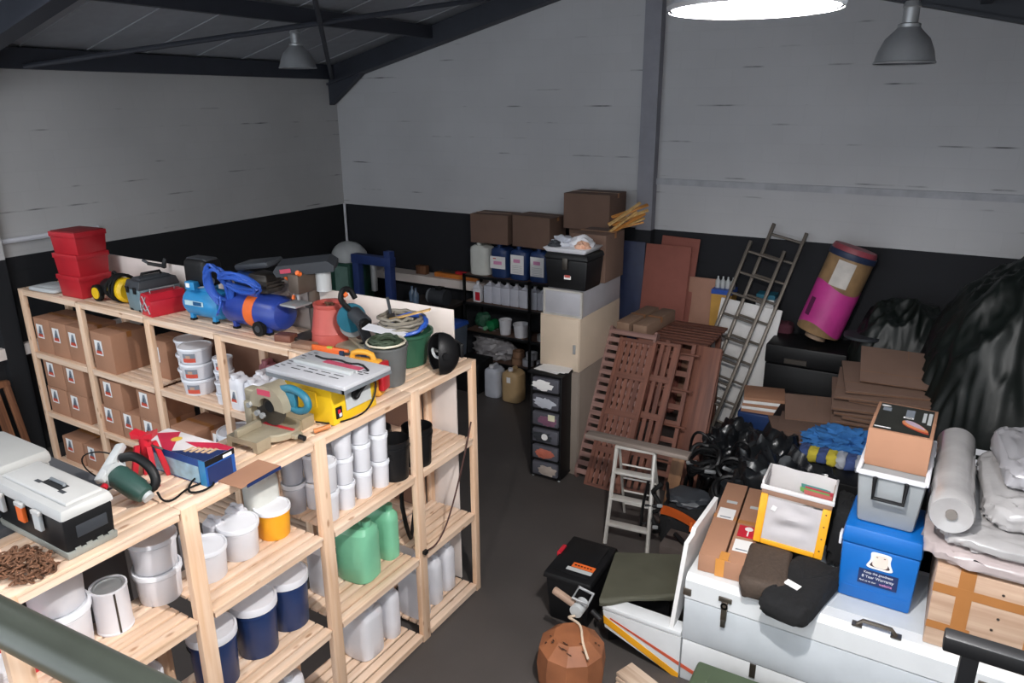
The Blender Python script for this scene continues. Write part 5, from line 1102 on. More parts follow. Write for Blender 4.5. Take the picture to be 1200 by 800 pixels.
vslat('slatted_shutter', 'reddish wooden shutter with four slatted sections leaning on the lounger', off((-2.89, 6.71, 0.03), 0.075), 0.40, 1.70, 4, 6)
vslat('slatted_shutter', 'second reddish slatted shutter partly behind the first one', off((-2.66, 6.74, 0.03), 0.03), 0.46, 1.68, 4, 6)
t = thing('ladder_frame', 'reddish wooden ladder frame leaning right of the slatted shutters', 'frame', (-2.43, 6.95, 0.0), rot=(-0.45, 0, 0))
for x in (-0.15, 0.15): part('rail', MB().bx(x-0.022, x+0.022, -0.03, 0.03, 0, 1.62, HW), t)
for k in range(4): part('long_rung', MB().cyl((-0.42, -0.042, 0.3+k*0.4), (0.24, -0.042, 0.3+k*0.4), 0.013, HWX, n=10), t)
for k in range(8): part('rung', MB().bx(-0.127, 0.127, -0.012, 0.012, 0.14+k*0.185, 0.2+k*0.185, HWX), t)
for i, y in enumerate((7.05, 7.3)):
    lean('wooden_board', ['dark brown wooden panel behind the ladder frame', 'second dark brown panel beside the extension ladder'][i], 'panel', -2.22-0.02*i+0.05, y+0.1, 0.32, 1.55-0.1*i, 0.025, HW, 0.42-0.07*i)
# step ladder with plank
t = thing('step_ladder', 'small aluminium step ladder standing in the aisle', 'step ladder', (-2.225, 5.72, 0), 0.12)
for s in (-1, 1): part('front_stile', MB().tube([(s*0.205, 0, 0), (s*0.18, 0.2, 0.93)], 0.02, ALU, n=6), t)
for s in (-1, 1): part('rear_leg', MB().tube([(s*0.19, 0.62, 0), (s*0.165, 0.24, 0.9)], 0.014, ALU, n=6), t)
for k in range(3): part('tread', MB().bx(-0.19+0.006*k, 0.19-0.006*k, 0.02+0.055*k, 0.10+0.055*k, 0.18+0.25*k, 0.205+0.25*k, ALU, bev=0.003), t)
for k in range(4): part('rear_rung', MB().tube([(-0.175, 0.56-0.07*k, 0.14+0.18*k), (0.175, 0.56-0.07*k, 0.14+0.18*k)], 0.01, ALU, n=6), t)
part('top_tread', MB().bx(-0.19, 0.19, 0.17, 0.28, 0.925, 0.95, ALU, bev=0.004), t)
solo('plank', 'weathered grey plank laid across the step ladder top', 'plank', MB().bx(-0.55, 0.45, -0.06, 0.06, 0, 0.04, GREYWOOD, bev=0.004), (-2.2, 5.95, 0.952), 0.03)
# ================================================================== right side: chests, boxes, bags
CHW = mat('white_chest_paint', '#d6d8da', 0.5, var=0.04); CHG = mat('pale_grey_chest_face', '#bfc4c9', 0.5, var=0.05); SEAM = mat('dark_seam', '#24262a', 0.7)
HARD = mat('tarnished_hasp', '#6d655c', 0.35, metal=0.8, var=0.2)
t = thing('white_chest', 'long white chest with latches carrying the cool boxes', 'chest', (0, 0, 0))
m = MB(); m.bx(-1.24, 1.6, 4.38, 5.25, 0.0, 0.345, CHW, bev=0.006); part('base', m, t)
part('body', MB().bx(-1.245, 1.6, 4.375, 5.25, 0.352, 0.69, CHG, bev=0.006), t); part('body_seam', MB().bx(-1.235, 1.59, 4.385, 5.24, 0.345, 0.352, SEAM), t)
m = MB(); m.prism([(4.372, 0.70), (5.252, 0.70), (5.252, 0.878), (4.42, 0.878), (4.374, 0.84)], -1.248, 1.6, CHW, 'x'); part('lid', m, t)
part('lid_panel', MB().bx(-1.18, 1.55, 4.52, 5.2, 0.8785, 0.8805, CHG), t, 'grey lid panel'); part('lid_seam', MB().bx(-1.235, 1.59, 4.385, 5.24, 0.69, 0.70, SEAM), t)
def hasp(x):
    m = MB(); m.bx(x-0.045, x+0.045, 4.36, 4.373, 0.765, 0.80, HARD, bev=0.003); m.bx(x-0.02, x+0.02, 4.355, 4.372, 0.62, 0.77, HARD, bev=0.004); m.tube(ring(0.02, 14), 0.006, STEEL, n=6, closed=True)
    k = len(ring(0.02, 14))*6
    for i in range(len(m.v)-k, len(m.v)): v = m.v[i]; m.v[i] = (v[0]+x, 4.352, v[1]+0.74)
    m.bx(x-0.016, x+0.016, 4.35, 4.371, 0.57, 0.63, DARKST, bev=0.004); return m
part('hasp', hasp(-0.965), t, 'tarnished latch'); part('hasp', hasp(0.55), t, 'tarnished latch')
part('corner_bracket', MB().bx(-1.258, -1.20, 4.366, 4.40, 0.72, 0.775, HARD, bev=0.004), t)
m = MB(); m.tube([(-0.27, 4.45, 0.885), (-0.24, 4.45, 0.92), (-0.08, 4.45, 0.92), (-0.05, 4.45, 0.885)], 0.013, HARD); m.bx(-0.30, -0.24, 4.425, 4.475, 0.8806, 0.888, HARD); m.bx(-0.08, -0.02, 4.425, 4.475, 0.8806, 0.888, HARD)
part('lid_handle', m, t, 'tarnished handle', loc=(0.11, -0.03, 0.0))
part('strap_hinge', MB().bx(-0.76, -0.72, 4.37, 4.379, 0.24, 0.345, HARD), t); part('stripe', MB().prism([(-1.24, 0.13), (-0.9, 0.03), (-0.9, 0.0), (-1.24, 0.10)], 4.376, 4.3795, mat('orange_red_stripe', '#c4553a', 0.5), 'y'), t, 'orange red stripe')
# white case with stripes
t = thing('striped_case', 'white case with slanting yellow and orange stripes beside the brown pouf', 'case', (0, 0, 0))
part('case_body', MB().prism([(-1.86, 0.345), (-1.25, 0.345), (-1.25, 0.0), (-1.30, 0.0), (-1.84, 0.20)], 4.376, 4.50, CHW, 'y'), t)
part('lid', MB().bx(-1.865, -1.252, 4.374, 4.502, 0.351, 0.39, CHW, bev=0.006), t); part('lid_seam', MB().bx(-1.85, -1.26, 4.385, 4.495, 0.345, 0.351, SEAM), t)
part('stripe', MB().prism([(-1.855, 0.30), (-1.25, 0.035), (-1.25, -0.0), (-1.30, 0.0), (-1.848, 0.235)], 4.3725, 4.3755, AMBER, 'y'), t, 'yellow stripe'); part('stripe', MB().prism([(-1.80, 0.30), (-1.25, 0.135), (-1.25, 0.105), (-1.80, 0.288)], 4.3725, 4.3755, mat('orange_red_stripe', '#c4553a'), 'y'), t, 'orange red stripe')
# foam board
solo('foam_board', 'white foam board standing between the striped case and the cartons', 'board', MB().prism([(4.39, 0.0), (4.49, 0.0), (5.10, 0.30), (5.10, 0.735), (4.55, 0.76), (4.53, 0.72), (4.40, 0.72)], -0.015, 0.015, PAPER, 'x'), (-1.33, 0.0, 0.392), rot=(0, 0.085, 0))
# pouf
LEATH = mat('brown_leather', '#8f5838', 0.6, var=0.22, scale=5, bump=0.15)
t = thing('pouf', 'faceted brown leather pouf with scuffed top', 'pouf', (-1.90, 3.93, 0))
part('cover', MB().lathe([(0.20, 0), (0.235, 0.03), (0.25, 0.2), (0.235, 0.33), (0.13, 0.42), (0, 0.43)], LEATH, 10), t, angle=12)
m = MB(); rnd = random.Random(12)
for k in range(14):
    a = rnd.uniform(-2.6, 0.3); r = rnd.uniform(0.12, 0.2); m.box((r*math.cos(a), r*math.sin(a), 0.428-(r-0.13)*0.86+0.001), (rnd.uniform(0.012, 0.05), rnd.uniform(0.006, 0.014), 0.003), mat('dark_scuff', '#2b1c15', 0.9), rot=(0.70*math.sin(a), -0.0+0.70*math.cos(a), a+1.3))
part('scuffs', m, t, 'dark scuffs')
# hand tool with cord on the pouf
t = thing('grinder_tool', 'grey and tan hand tool with a cream cord, behind the pouf', 'tool', (-2.0, 4.22, 0.0))
part('stand', MB().bx(-0.03, 0.03, -0.03, 0.03, 0, 0.40, BLACKM), t); part('head', MB().cyl((0.02, -0.07, 0.43), (0.02, 0.05, 0.43), 0.05, LGREY, n=18), t, 'grey round head'); part('grip', MB().box((-0.10, -0.02, 0.48), (0.2, 0.05, 0.05), mat('tan_grip', '#a08674', 0.6), rot=(0, 0.35, 0), bev=0.015), t, 'tan grip')
part('bracket', MB().tube([(-0.02, -0.04, 0.52), (-0.02, 0.06, 0.55), (0.1, 0.06, 0.53), (0.1, -0.04, 0.50)], 0.012, STEEL, n=8, closed=True), t); part('knob', MB().cyl((0.12, 0, 0.43), (0.2, -0.02, 0.40), 0.022, BLACK), t)
part('cord', MB().tube([(0.02, -0.08, 0.40), (-0.02, -0.13, 0.41), (0.05, -0.16, 0.432), (0.13, -0.2, 0.445), (0.20, -0.33, 0.43), (0.29, -0.42, 0.385)], 0.009, mat('cream_cord', '#cdb9a3', 0.7), n=7, smooth=2), t, 'cream cord')
# black tote
t = thing('storage_tote', 'black lidded tote with an orange label on top', 'tote', (-2.22, 4.74, 0), 0.04)
part('tote_body', MB().taper((0, 0, 0), (0.33, 0.5), (0.38, 0.56), 0.40, BLACK, bev=0.02), t); m = MB(); m.taper((0, 0, 0.402), (0.42, 0.60), (0.40, 0.58), 0.05, BLACK, bev=0.012); m.bx(-0.15, 0.15, -0.23, 0.23, 0.452, 0.46, BLACK, bev=0.004); part('lid', m, t)
part('lid_clip', MB().box((-0.2, 0.05, 0.44), (0.035, 0.13, 0.05), REDM, bev=0.008), t, 'red clip'); part('label', MB().bx(-0.03, 0.16, -0.14, -0.075, 0.4605, 0.462, ORANGE).bx(-0.055, 0.16, -0.19, -0.145, 0.4605, 0.462, LGREY), t, 'orange label')
m = MB(); 
for k in range(6): m.bx(-0.01+k*0.026, 0.006+k*0.026, -0.115, -0.10, 0.4621, 0.4626, BLACK)
part('label_print', m, t, 'dark print')
# olive tarpaulin
OLV = mat('olive_tarpaulin', '#4c4b3e', 0.7, var=0.08)
t = thing('tarpaulin', 'olive green tarpaulin folded over a low box beside the tote', 'tarpaulin', (-1.72, 4.84, 0))
C4 = [Vector((-0.17, -0.47)), Vector((0.32, -0.10)), Vector((0.17, 0.40)), Vector((-0.31, 0.16))]
def tarp(u, v):
    vv = max(0.0, (v-0.1)/0.9)
    p = C4[0]*(1-u)*(1-vv)+C4[1]*u*(1-vv)+C4[2]*u*vv+C4[3]*(1-u)*vv
    z = 0.435+0.006*noise.noise(Vector((p.x*6, p.y*6, 0)))
    if v < 0.1:
        k = (0.1-v)/0.1; z -= 0.05*k*(0.8+0.3*math.sin(u*7+1)); p = p+Vector((0.012, -0.02))*math.sin(k*PI)*(1+0.5*math.sin(u*12))
    return (p.x, p.y, z)
part('sheet', MB().grid(tarp, 40, 50, OLV, thick=0.012), t, angle=60); part('box', MB().prism([(-0.13, -0.36), (0.25, -0.08), (0.14, 0.32), (-0.26, 0.12)], 0.001, 0.41, BLACK, 'z'), t)
# green tote under the chest, timber pack
t = thing('storage_tote', 'dark green plastic tote lid at the bottom edge of the photo', 'tote', (-0.74, 3.92, 0), 0.02); 
GT2 = mat('army_green_plastic', '#47553e', 0.55, var=0.07)
part('tote_body', MB().taper((0, 0, 0), (0.54, 0.38), (0.60, 0.44), 0.36, GT2, bev=0.02), t); m = MB(); m.taper((0, 0, 0.362), (0.64, 0.48), (0.60, 0.44), 0.06, GT2, bev=0.012); m.bx(-0.2, 0.2, -0.12, 0.12, 0.423, 0.43, GT2, bev=0.004); part('lid', m, t)
for k in range(4): solo('timber_board', ['bottom', 'second', 'third', 'top'][k]+' board of the short timber pile beside the pouf', 'timber', MB().box((0, 0, 0.014), (0.26, 0.16, 0.028), wood('pale_board', '#c9b39f', '#a58a74', 'x', knots=False), bev=0.003), (-1.46, 4.10, 0.0+0.029*k), 0.12*((k*5) % 3-1)-0.25, group='short timber pile')
solo('white_lid', 'white plastic lid corner below the timber pile', 'lid', MB().pillow((0, 0, 0.03), (0.24, 0.2, 0.06), WHITE, 0.001, p=7), (-1.60, 3.74, 0)) if False else None
# ------------------------------------------------------------------ on the chest
CT = 0.8815
def long_carton(label, loc, rz, extra):
    t = carton(label, loc, (0.165, 1.12, 0.135), rz=rz, sticker=None)
    part('shipping_label', MB().bx(-0.06, 0.06, extra[0]-0.08, extra[0]+0.08, 0.1373, 0.1385, PAPER).bx(-0.04, 0.04, extra[0]-0.06, extra[0]-0.045, 0.1386, 0.139, LOGG), t, 'white shipping label')
    if extra[1]: part('red_sticker', MB().bx(-0.06, 0.07, extra[1]-0.09, extra[1]+0.07, 0.1373, 0.1384, REDM).lathe([(0.03, 0), (0, 0.0012)], PAPER, 12, c=(0.01, extra[1]+0.03, 0.1385)).bx(0.005, 0.015, extra[1]-0.07, extra[1]+0.01, 0.1385, 0.1395, PAPER), t, 'red fragile sticker')
    part('print_marks', MB().bx(-0.03, 0.05, 0.22, 0.26, 0.1373, 0.138, LGREY), t)
    return t
long_carton('left of the two long brown cartons lying on the chest', (-1.17, 5.03, CT), 0.10, (0.05, None)); long_carton('right of the two long brown cartons, with a red sticker', (-0.99, 5.03, CT), 0.10, (-0.33, -0.12))
solo('packing_tape', 'amber tape strip binding the two long cartons together', 'tape', MB().bx(-0.05, 0.05, -0.001, 0.0012, 0.0, 0.137, TAPEC).bx(-0.03, 0.03, 0.0, 0.10, 0.1386, 0.1396, TAPEC), (-1.027, 4.468, CT), 0.10)
# black and brown bags
t = thing('mesh_bag', 'black bag with brown mesh side slumped on the chest front', 'bag', (-0.66, 4.60, CT-0.0))
part('mesh_side', MB().pillow((-0.10, -0.02, 0.08), (0.30, 0.52, 0.16), mat('brown_mesh', '#463930', 0.8, var=0.2, scale=60), 0.012, seed=2, p=7), t, 'brown mesh side', rot=(0, 0, 0.1))
part('bag_body', MB().pillow((0.16, -0.07, 0.07), (0.32, 0.66, 0.15), BLACKF, 0.016, seed=4, p=7), t, 'black body', rot=(0, 0, -0.2)); part('tag', MB().box((0.10, -0.20, 0.155), (0.10, 0.05, 0.003), PAPER, rot=(0.12, 0, -0.4)), t, 'white tag')
solo('bag_strap', 'black bag hanging between the laundry box and the blue cooler', 'bag', MB().pillow((0, 0, 0.24), (0.16, 0.4, 0.48), BLACKF, 0.02, seed=6, p=3.5), (-0.375, 5.12, CT), 0.1)
# laundry box with yellow frame
LF = mat('pale_grey_canvas', '#b9b4b6', 0.85, var=0.05); LIN = mat('light_canvas_lining', '#d0cccc', 0.85, var=0.04)
t = thing('canvas_box', 'grey canvas toy box with yellow wooden frame, open at the top', 'box', (-0.69, 4.98, CT+0.13), rot=(-0.10, 0.05, 0.06))
w, l, h = 0.46, 0.36, 0.44
part('front_panel', MB().grid(lambda u, v: ((u-0.5)*(w-0.10), -l/2-0.004+0.02*math.sin(PI*u)*math.sin(PI*v)*noise.noise(Vector((u*4, v*4, 1)))*2, 0.03+v*(h-0.12)), 16, 16, LF), t)
part('post', MB().bx(-w/2, -w/2+0.05, -l/2-0.012, -l/2+0.012, 0, h-0.06, AMBER, bev=0.004), t, 'yellow post'); part('post', MB().bx(w/2-0.055, w/2, -l/2-0.012, -l/2+0.012, 0, h-0.06, AMBER, bev=0.004), t, 'yellow post with peg holes'); part('bottom_bar', MB().bx(-w/2+0.051, w/2-0.056, -l/2-0.012, -l/2+0.012, 0, 0.035, AMBER, bev=0.004), t, 'yellow bar')
part('side_panel', MB().bx(w/2-0.012, w/2, -l/2+0.013, l/2, 0, h-0.02, mat('ochre_side', '#8a6a42', 0.6)), t, 'brown side board'); part('side_panel', MB().bx(-w/2, -w/2+0.012, -l/2+0.013, l/2, 0, h-0.02, LF), t)
part('back_panel', MB().grid(lambda u, v: ((u-0.5)*w, l/2+0.01*math.sin(u*11)*v, v*(h+0.02)), 14, 10, LIN), t); part('floor_panel', MB().bx(-w/2+0.013, w/2-0.013, -l/2+0.013, l/2-0.01, 0.0, 0.02, LF), t)
m = MB(); m.box((0, -l/2-0.01, h-0.02), (w+0.02, 0.016, 0.035), LIN, bev=0.006); m.box((0, -l/2-0.006, h-0.055), (w, 0.012, 0.04), mat('brown_binding', '#8a6a58', 0.8), bev=0.004); m.box((w/2, 0, h+0.0), (0.016, l, 0.05), LIN, bev=0.006); m.box((-w/2, 0, h+0.0), (0.016, l, 0.05), LIN, bev=0.006); part('rim', m, t, 'pale cloth rim')
m = MB(); [m.cyl((w/2-0.028, -l/2-0.0125, 0.06+k*0.09), (w/2-0.028, -l/2-0.0135, 0.06+k*0.09), 0.006, RUST, n=10) for k in range(4)]; part('peg_holes', m, t); part('maker_tag', MB().box((-w/2+0.10, -l/2-0.012, h-0.16), (0.03, 0.003, 0.035), PAPER, rot=(0, 0.3, 0)), t, 'small white tag')
m = MB(); [m.box((0.10+0.03*(k % 2), 0.14-0.05*k, h-0.075+0.006*k), (0.2, 0.05, 0.006), mm, rot=(0.15, 0.1, 0.2)) for k, mm in enumerate((mat('teal_print', '#3f8f8a', 0.5), RP, mat('lime_print', '#6fae5a', 0.5), mat('coral_print', '#c96a66', 0.5)))]
solo('picture_book', 'brightly coloured book lying inside the canvas toy box', 'book', m, (-0.69, 4.98, CT+0.13), rot=(-0.10, 0.05, 0.06))
solo('stuffed_bag', 'bundle filling the canvas toy box under the coloured book', 'bundle', MB().pillow((0, 0.0, 0.0), (0.38, 0.28, 0.22), LIN, 0.015, seed=3), (-0.68, 4.99, CT+0.265), rot=(-0.10, 0.05, 0.06))
solo('support_carton', 'dark box under the canvas toy box', 'box', MB().bx(-0.2, 0.2, -0.05, 0.2, 0, 0.115, BLACK, bev=0.006), (-0.7, 4.98, CT))
# blue cooler
t = thing('cool_box', 'bright blue cool box with a white mascot sticker on the chest', 'cool box', (-0.10, 4.90, CT), -0.02)
part('box_body', MB().taper((0, 0, 0), (0.43, 0.44), (0.455, 0.47), 0.41, COOLB, bev=0.02), t); part('lid', MB().taper((0, 0, 0.412), (0.47, 0.49), (0.45, 0.47), 0.12, COOLB, bev=0.02), t)
part('side_hinge', MB().bx(-0.25, -0.233, -0.20, -0.13, 0.36, 0.44, WHITE, bev=0.004), t, 'white hinge'); part('side_hinge', MB().bx(-0.25, -0.233, 0.10, 0.17, 0.36, 0.44, WHITE, bev=0.004), t, 'white hinge')
ST = Matrix.Translation((0.01, -0.2325, 0.20)) @ Euler((PI/2-0.03, 0, 0)).to_matrix().to_4x4()
m = MB(); m.prism([(-0.115, -0.055), (0.115, -0.055), (0.115, 0.05), (-0.115, 0.05)], 0.0, 0.0012, NAVYP, 'z', T=ST)
part('text_sticker', m, t, 'navy sticker')
m = MB(); m.text('Keep the goodness', 0.022, PAPER, ST @ Matrix.Translation((0.0, 0.031, 0.002))); m.text('8 Year Warranty', 0.027, PAPER, ST @ Matrix.Translation((0.0, 0.0, 0.002))); m.text('find us at our', 0.018, PAPER, ST @ Matrix.Translation((-0.055, -0.032, 0.002))); m.text('website', 0.024, PINKP, ST @ Matrix.Translation((0.05, -0.032, 0.002)))
part('sticker_lettering', m, t, 'white and pink lettering')
ST2 = Matrix.Translation((0.01, -0.2355, 0.325)) @ Euler((PI/2-0.03, 0, 0)).to_matrix().to_4x4()
m = MB()
def rounded(pts, n=6):
    out = []
    k = len(pts)
    for i in range(k):
        p, a, b = Vector(pts[i]), Vector(pts[i-1]), Vector(pts[(i+1) % k])
        for j in range(n+1):
            f = j/n; q = p+(a-p)*0.32*(1-f)**2+(b-p)*0.32*f**2; out.append((q.x, q.y))
    return out
m.prism(rounded([(-0.085, -0.055), (0.085, -0.055), (0.055, 0.01), (0.062, 0.065), (-0.062, 0.065), (-0.055, 0.01)]), 0, 0.001, PAPER, 'z', T=ST2)
m.prism(rounded([(-0.065, -0.042), (0.065, -0.042), (0.04, 0.005), (-0.04, 0.005)]), 0.001, 0.0015, mat('dark_brown_print', '#4a3a38', 0.6), 'z', T=ST2)
m.prism(rounded([(-0.045, -0.04), (0.045, -0.04), (0.045, 0.05), (-0.045, 0.05)]), 0.0015, 0.002, mat('pale_skin_print', '#e0cfc4', 0.6), 'z', T=ST2)
for x in (-0.022, 0.022): m.prism([(x-0.006, 0.03), (x+0.006, 0.03), (x+0.006, 0.036), (x-0.006, 0.036)], 0.002, 0.0024, mat('dark_brown_print', '#4a3a38'), 'z', T=ST2)
part('round_sticker', m, t, 'white bell shaped sticker')
part('crease_line', MB().bx(-0.2, 0.2, -0.2255, -0.222, 0.09, 0.098, COOLB, bev=0.001), t)
# grey cool box, open
GCB = mat('grey_cooler_plastic', '#93979a', 0.5, var=0.04)
t = thing('cool_box', 'grey cool box with white rim and black handle on the blue one', 'cool box', (-0.105, 5.03, CT+0.535), -0.02)
part('box_body', MB().taper((0, 0, 0), (0.33, 0.56), (0.385, 0.66), 0.36, GCB, bev=0.025), t)
m = MB(); 
for s in (-1, 1): m.bx(s*0.19-0.014, s*0.19+0.014, -0.345, 0.345, 0.361, 0.395, WHITE, bev=0.01)
m.bx(-0.19, 0.19, -0.355, -0.33, 0.361, 0.395, WHITE, bev=0.01); m.bx(-0.19, 0.19, 0.33, 0.355, 0.361, 0.395, WHITE, bev=0.01); part('rim', m, t, 'white rim')
part('carry_handle', MB().tube([(-0.085, -0.335, 0.36), (-0.088, -0.362, 0.36), (-0.085, -0.375, 0.23), (0.085, -0.375, 0.23), (0.088, -0.362, 0.36), (0.085, -0.335, 0.36)], 0.014, BLACK, n=10), t, 'black handle')
t = carton('carton printed with a dark photo top, standing in the grey cool box', (-0.105, 5.10, CT+0.535+0.363), (0.36, 0.52, 0.25), sticker=None, rz=-0.02, tape=CARD)
# printed top
m = MB(); z = 0.2525; PB = mat('dark_photo_print', '#24241f', 0.4, var=0.3, scale=8)
m.add([(-0.16, -0.24, z), (0.16, -0.24, z), (0.16, 0.235, z), (-0.16, 0.235, z)], [(0, 1, 2, 3)], PB)
def lens(cx, cy, a, b, rot, mm, dz):
    pts = []
    for i in range(24):
        q = 2*PI*i/24; x = a*math.cos(q); y = b*math.sin(q)*(1-0.35*math.cos(q)); pts.append((cx+x*math.cos(rot)-y*math.sin(rot), cy+x*math.sin(rot)+y*math.cos(rot), z+dz))
    m.add(pts, [tuple(range(24))], mm)
lens(0.075, -0.12, 0.105, 0.035, -0.75, mat('sunset_red', '#b8442c', 0.5), 0.0006); lens(0.072, -0.095, 0.10, 0.04, -0.75, mat('sunset_orange', '#d3875a', 0.5), 0.0012); lens(0.068, -0.075, 0.08, 0.025, -0.75, mat('sunset_mauve', '#b7a3b4', 0.5), 0.0018)
m.bx(-0.155, -0.06, -0.21, -0.195, z+0.0003, z+0.0008, PAPER); lens(-0.125, 0.19, 0.03, 0.014, 0, PAPER, 0.0006)
m.bx(0.1, 0.12, 0.0, 0.17, z+0.0003, z+0.0008, LGREY); m.bx(0.13, 0.153, -0.03, 0.18, z+0.0003, z+0.0008, LGREY); m.bx(0.0, 0.05, 0.05, 0.18, z+0.0003, z+0.0008, LOGG); m.bx(-0.14, -0.09, 0.1, 0.16, z+0.0003, z+0.0008, LOGG); m.bx(-0.01, 0.05, 0.02, 0.045, z+0.0003, z+0.0008, PAPER); m.bx(0.0, 0.04, 0.027, 0.038, z+0.0009, z+0.0012, PB)
part('printed_top', m, t, 'dark printed top')
# taped carton, plastic wrapped packets, roll
WRAPC = wood('wrapped_timber_print', '#c7ab94', '#ad8d76', 'x', knots=False)
t = thing('wrapped_carton', 'carton wrapped in clear film with brown tape bands', 'carton', (0.72, 4.92, CT), 0.0)
WH = 0.54
part('carton_body', MB().bx(-0.52, 0.55, -0.47, 0.42, 0, WH, WRAPC, bev=0.008), t); m = MB()
for x in (-0.36, 0.0, 0.3): m.bx(x-0.04, x+0.04, -0.4725, -0.4705, 0, WH+0.001, TAPE); m.bx(x-0.04, x+0.04, -0.4725, 0.42, WH+0.0005, WH+0.0025, TAPE)
m.bx(-0.521, 0.55, -0.4735, -0.4728, 0.37, 0.43, TAPE); m.bx(-0.521, -0.3, -0.4735, -0.4728, 0.12, 0.17, TAPE); part('tape_bands', m, t, 'brown tape bands')
m = MB(); [m.cyl((x, -0.4730, z), (x, -0.4745, z), 0.008, DARKST, n=10) for x, z in ((-0.18, 0.46), (0.16, 0.45), (-0.18, 0.3), (0.16, 0.29), (-0.2, 0.22))]; part('punched_holes', m, t)
FILM = mat('clear_wrap_film', '#a9a6a6', 0.18, var=0.1, scale=5, bump=0.35, coat=0.4); FILM2 = mat('pinkish_wrap_film', '#b0a3a2', 0.2, var=0.1, scale=6, bump=0.35, coat=0.4)
g = 'plastic wrapped packs'
lb = ['lowest plastic wrapped pack, overhanging the taped carton', 'second plastic wrapped pack from the bottom', 'third plastic wrapped pack, white and crinkled', 'topmost grey plastic wrapped pack at the right edge']
for k, (x, y, w_, l_, h_) in enumerate(((0.70, 4.98, 1.20, 1.10, 0.115), (0.72, 5.0, 1.14, 1.06, 0.105), (0.84, 5.08, 0.96, 0.94, 0.17), (0.87, 5.22, 0.90, 0.78, 0.16))):
    solo('wrapped_pack', lb[k], 'pack', MB().pillow((0, 0, h_/2), (w_, l_, h_), (FILM2, FILM, FILM, mat('grey_wrap_film', '#98969a', 0.3, var=0.06, coat=0.3))[k], 0.016, seed=k, p=6, nu=36, freq=11), (x, y, CT+0.545+(0, 0.11, 0.21, 0.375)[k]), 0.03*k, g)
t = thing('film_roll', 'thick roll of clear bubble wrap lying on the wrapped packs', 'roll', (0.22, 4.46, CT+0.545+0.205), rot=(0.0, 0, 0.0))
part('wound_film', MB().cyl((0, 0, 0.12), (0, 1.12, 0.12), 0.115, FILM, n=36, prof=lambda q: [(0.035, 0.02), (0.09, 0.004), (0.11, 0.0), (0.118, 0.02), (0.119, q*0.12), (0.112, q*0.2), (0.118, q*0.3), (0.113, q*0.42), (0.118, q*0.6), (0.112, q*0.7), (0.117, q-0.03), (0.09, q)]), t); part('core', MB().cyl((0, -0.002, 0.12), (0, 0.05, 0.12), 0.03, mat('dull_core', '#77716c', 0.8), n=20), t, 'cardboard core')
# ================================================================== dark work table with cartons, heap of bags, sheeted pile
t = thing('work_table', 'low dark work table under the flattened cartons', 'table', (-0.42, 7.55, 0))
part('top', MB().bx(-0.95, 0.42, -0.75, 0.85, 0.80, 0.85, BLACK), t)
for sx in (-0.9, 0.38):
    for sy in (-0.7, 0.8): part('leg', MB().bx(sx-0.03, sx+0.03, sy-0.03, sy+0.03, 0, 0.80, BLACKM), t)
rnd = random.Random(21); g = 'flattened cartons'
def flat(label, loc, w, l, rz, tilt=(0, 0), mm=CARDD, th=0.02):
    m = MB(); m.bx(-w/2, w/2, -l/2, l/2, 0, th, mm, bev=0.003); m.bx(-w/2+0.01, w/2-0.01, -l/2-0.002, -l/2, th*0.35, th*0.6, CARDK)
    m.bx(-w/2, w/2, -l*0.22-0.003, -l*0.22+0.003, th, th+0.001, CARDK); m.bx(-0.003, 0.003, l*0.2, l/2, th, th+0.001, CARDK)
    return solo('flattened_carton', label, 'cardboard', m, loc, group=g, rot=(tilt[0], tilt[1], rz))
flat('lowest flattened carton at the left front of the cardboard heap', (-1.02, 7.25, 0.852), 0.55, 0.75, 0.35)
flat('flattened carton second from the bottom at the left of the heap', (-1.0, 7.32, 0.875), 0.52, 0.72, 0.1)
flat('flattened carton leaning up at the left of the heap', (-0.95, 7.62, 0.93), 0.62, 0.5, 0.25, (0.45, 0))
flat('long flattened carton under the main cardboard stack', (-0.35, 7.45, 0.875), 0.8, 0.7, -0.1)
for k in range(8):
    flat(['first (lowest)', 'second', 'third', 'fourth', 'fifth', 'sixth', 'seventh', 'top'][k]+' sheet of the main stack of flattened cartons', (-0.30+rnd.uniform(-0.06, 0.06), 7.72+rnd.uniform(-0.04, 0.04), 0.96+k*0.058), 0.92+rnd.uniform(-0.1, 0.1), 0.58, rnd.uniform(-0.14, 0.14)+0.10, (0.2, 0.03*(k % 3-1)), th=0.036)
flat('flattened carton lying skewed on the very top of the cardboard', (-0.20, 7.80, 1.50), 0.86, 0.50, 0.16, (0.45, 0.03))
BTEE = mat('blue_cloth', '#2f6aa8', 0.9, var=0.15)
solo('cloth', 'crumpled blue cloth in front of the cardboard stack', 'cloth', MB().blob((0, 0, 0.06), (0.32, 0.2, 0.13), BTEE, 0.35, 3.0, 3, sub=5, zmin=0.0, ridge=True), (-0.60, 6.98, 0.90), 0.2)
t = thing('patterned_cloth', 'blue, white and yellow patterned cloth below the blue cloth', 'cloth', (-0.62, 6.72, 0.86))
PAT = [mat('cloth_blue', '#3d4f80', 0.9), mat('cloth_yellow', '#c9b83e', 0.9), mat('cloth_white', '#a9adb6', 0.9)]
def fold(x0, x1, mm, s): return MB().pillow(((x0+x1)/2, 0, 0.05), (x1-x0+0.02, 0.22, 0.12), mm, 0.012, seed=s, p=4)
for k in range(8): part('fold', fold(-0.32+0.08*k, -0.24+0.08*k, PAT[(0, 1, 0, 1, 2, 0, 2, 0)[k]], k), t)
t = thing('storage_crate', 'dark crate under the patterned cloth', 'crate', (-0.6, 6.55, 0)); part('crate_body', MB().bx(-0.4, 0.4, -0.2, 0.2, 0, 0.858, BLACK, bev=0.02), t)
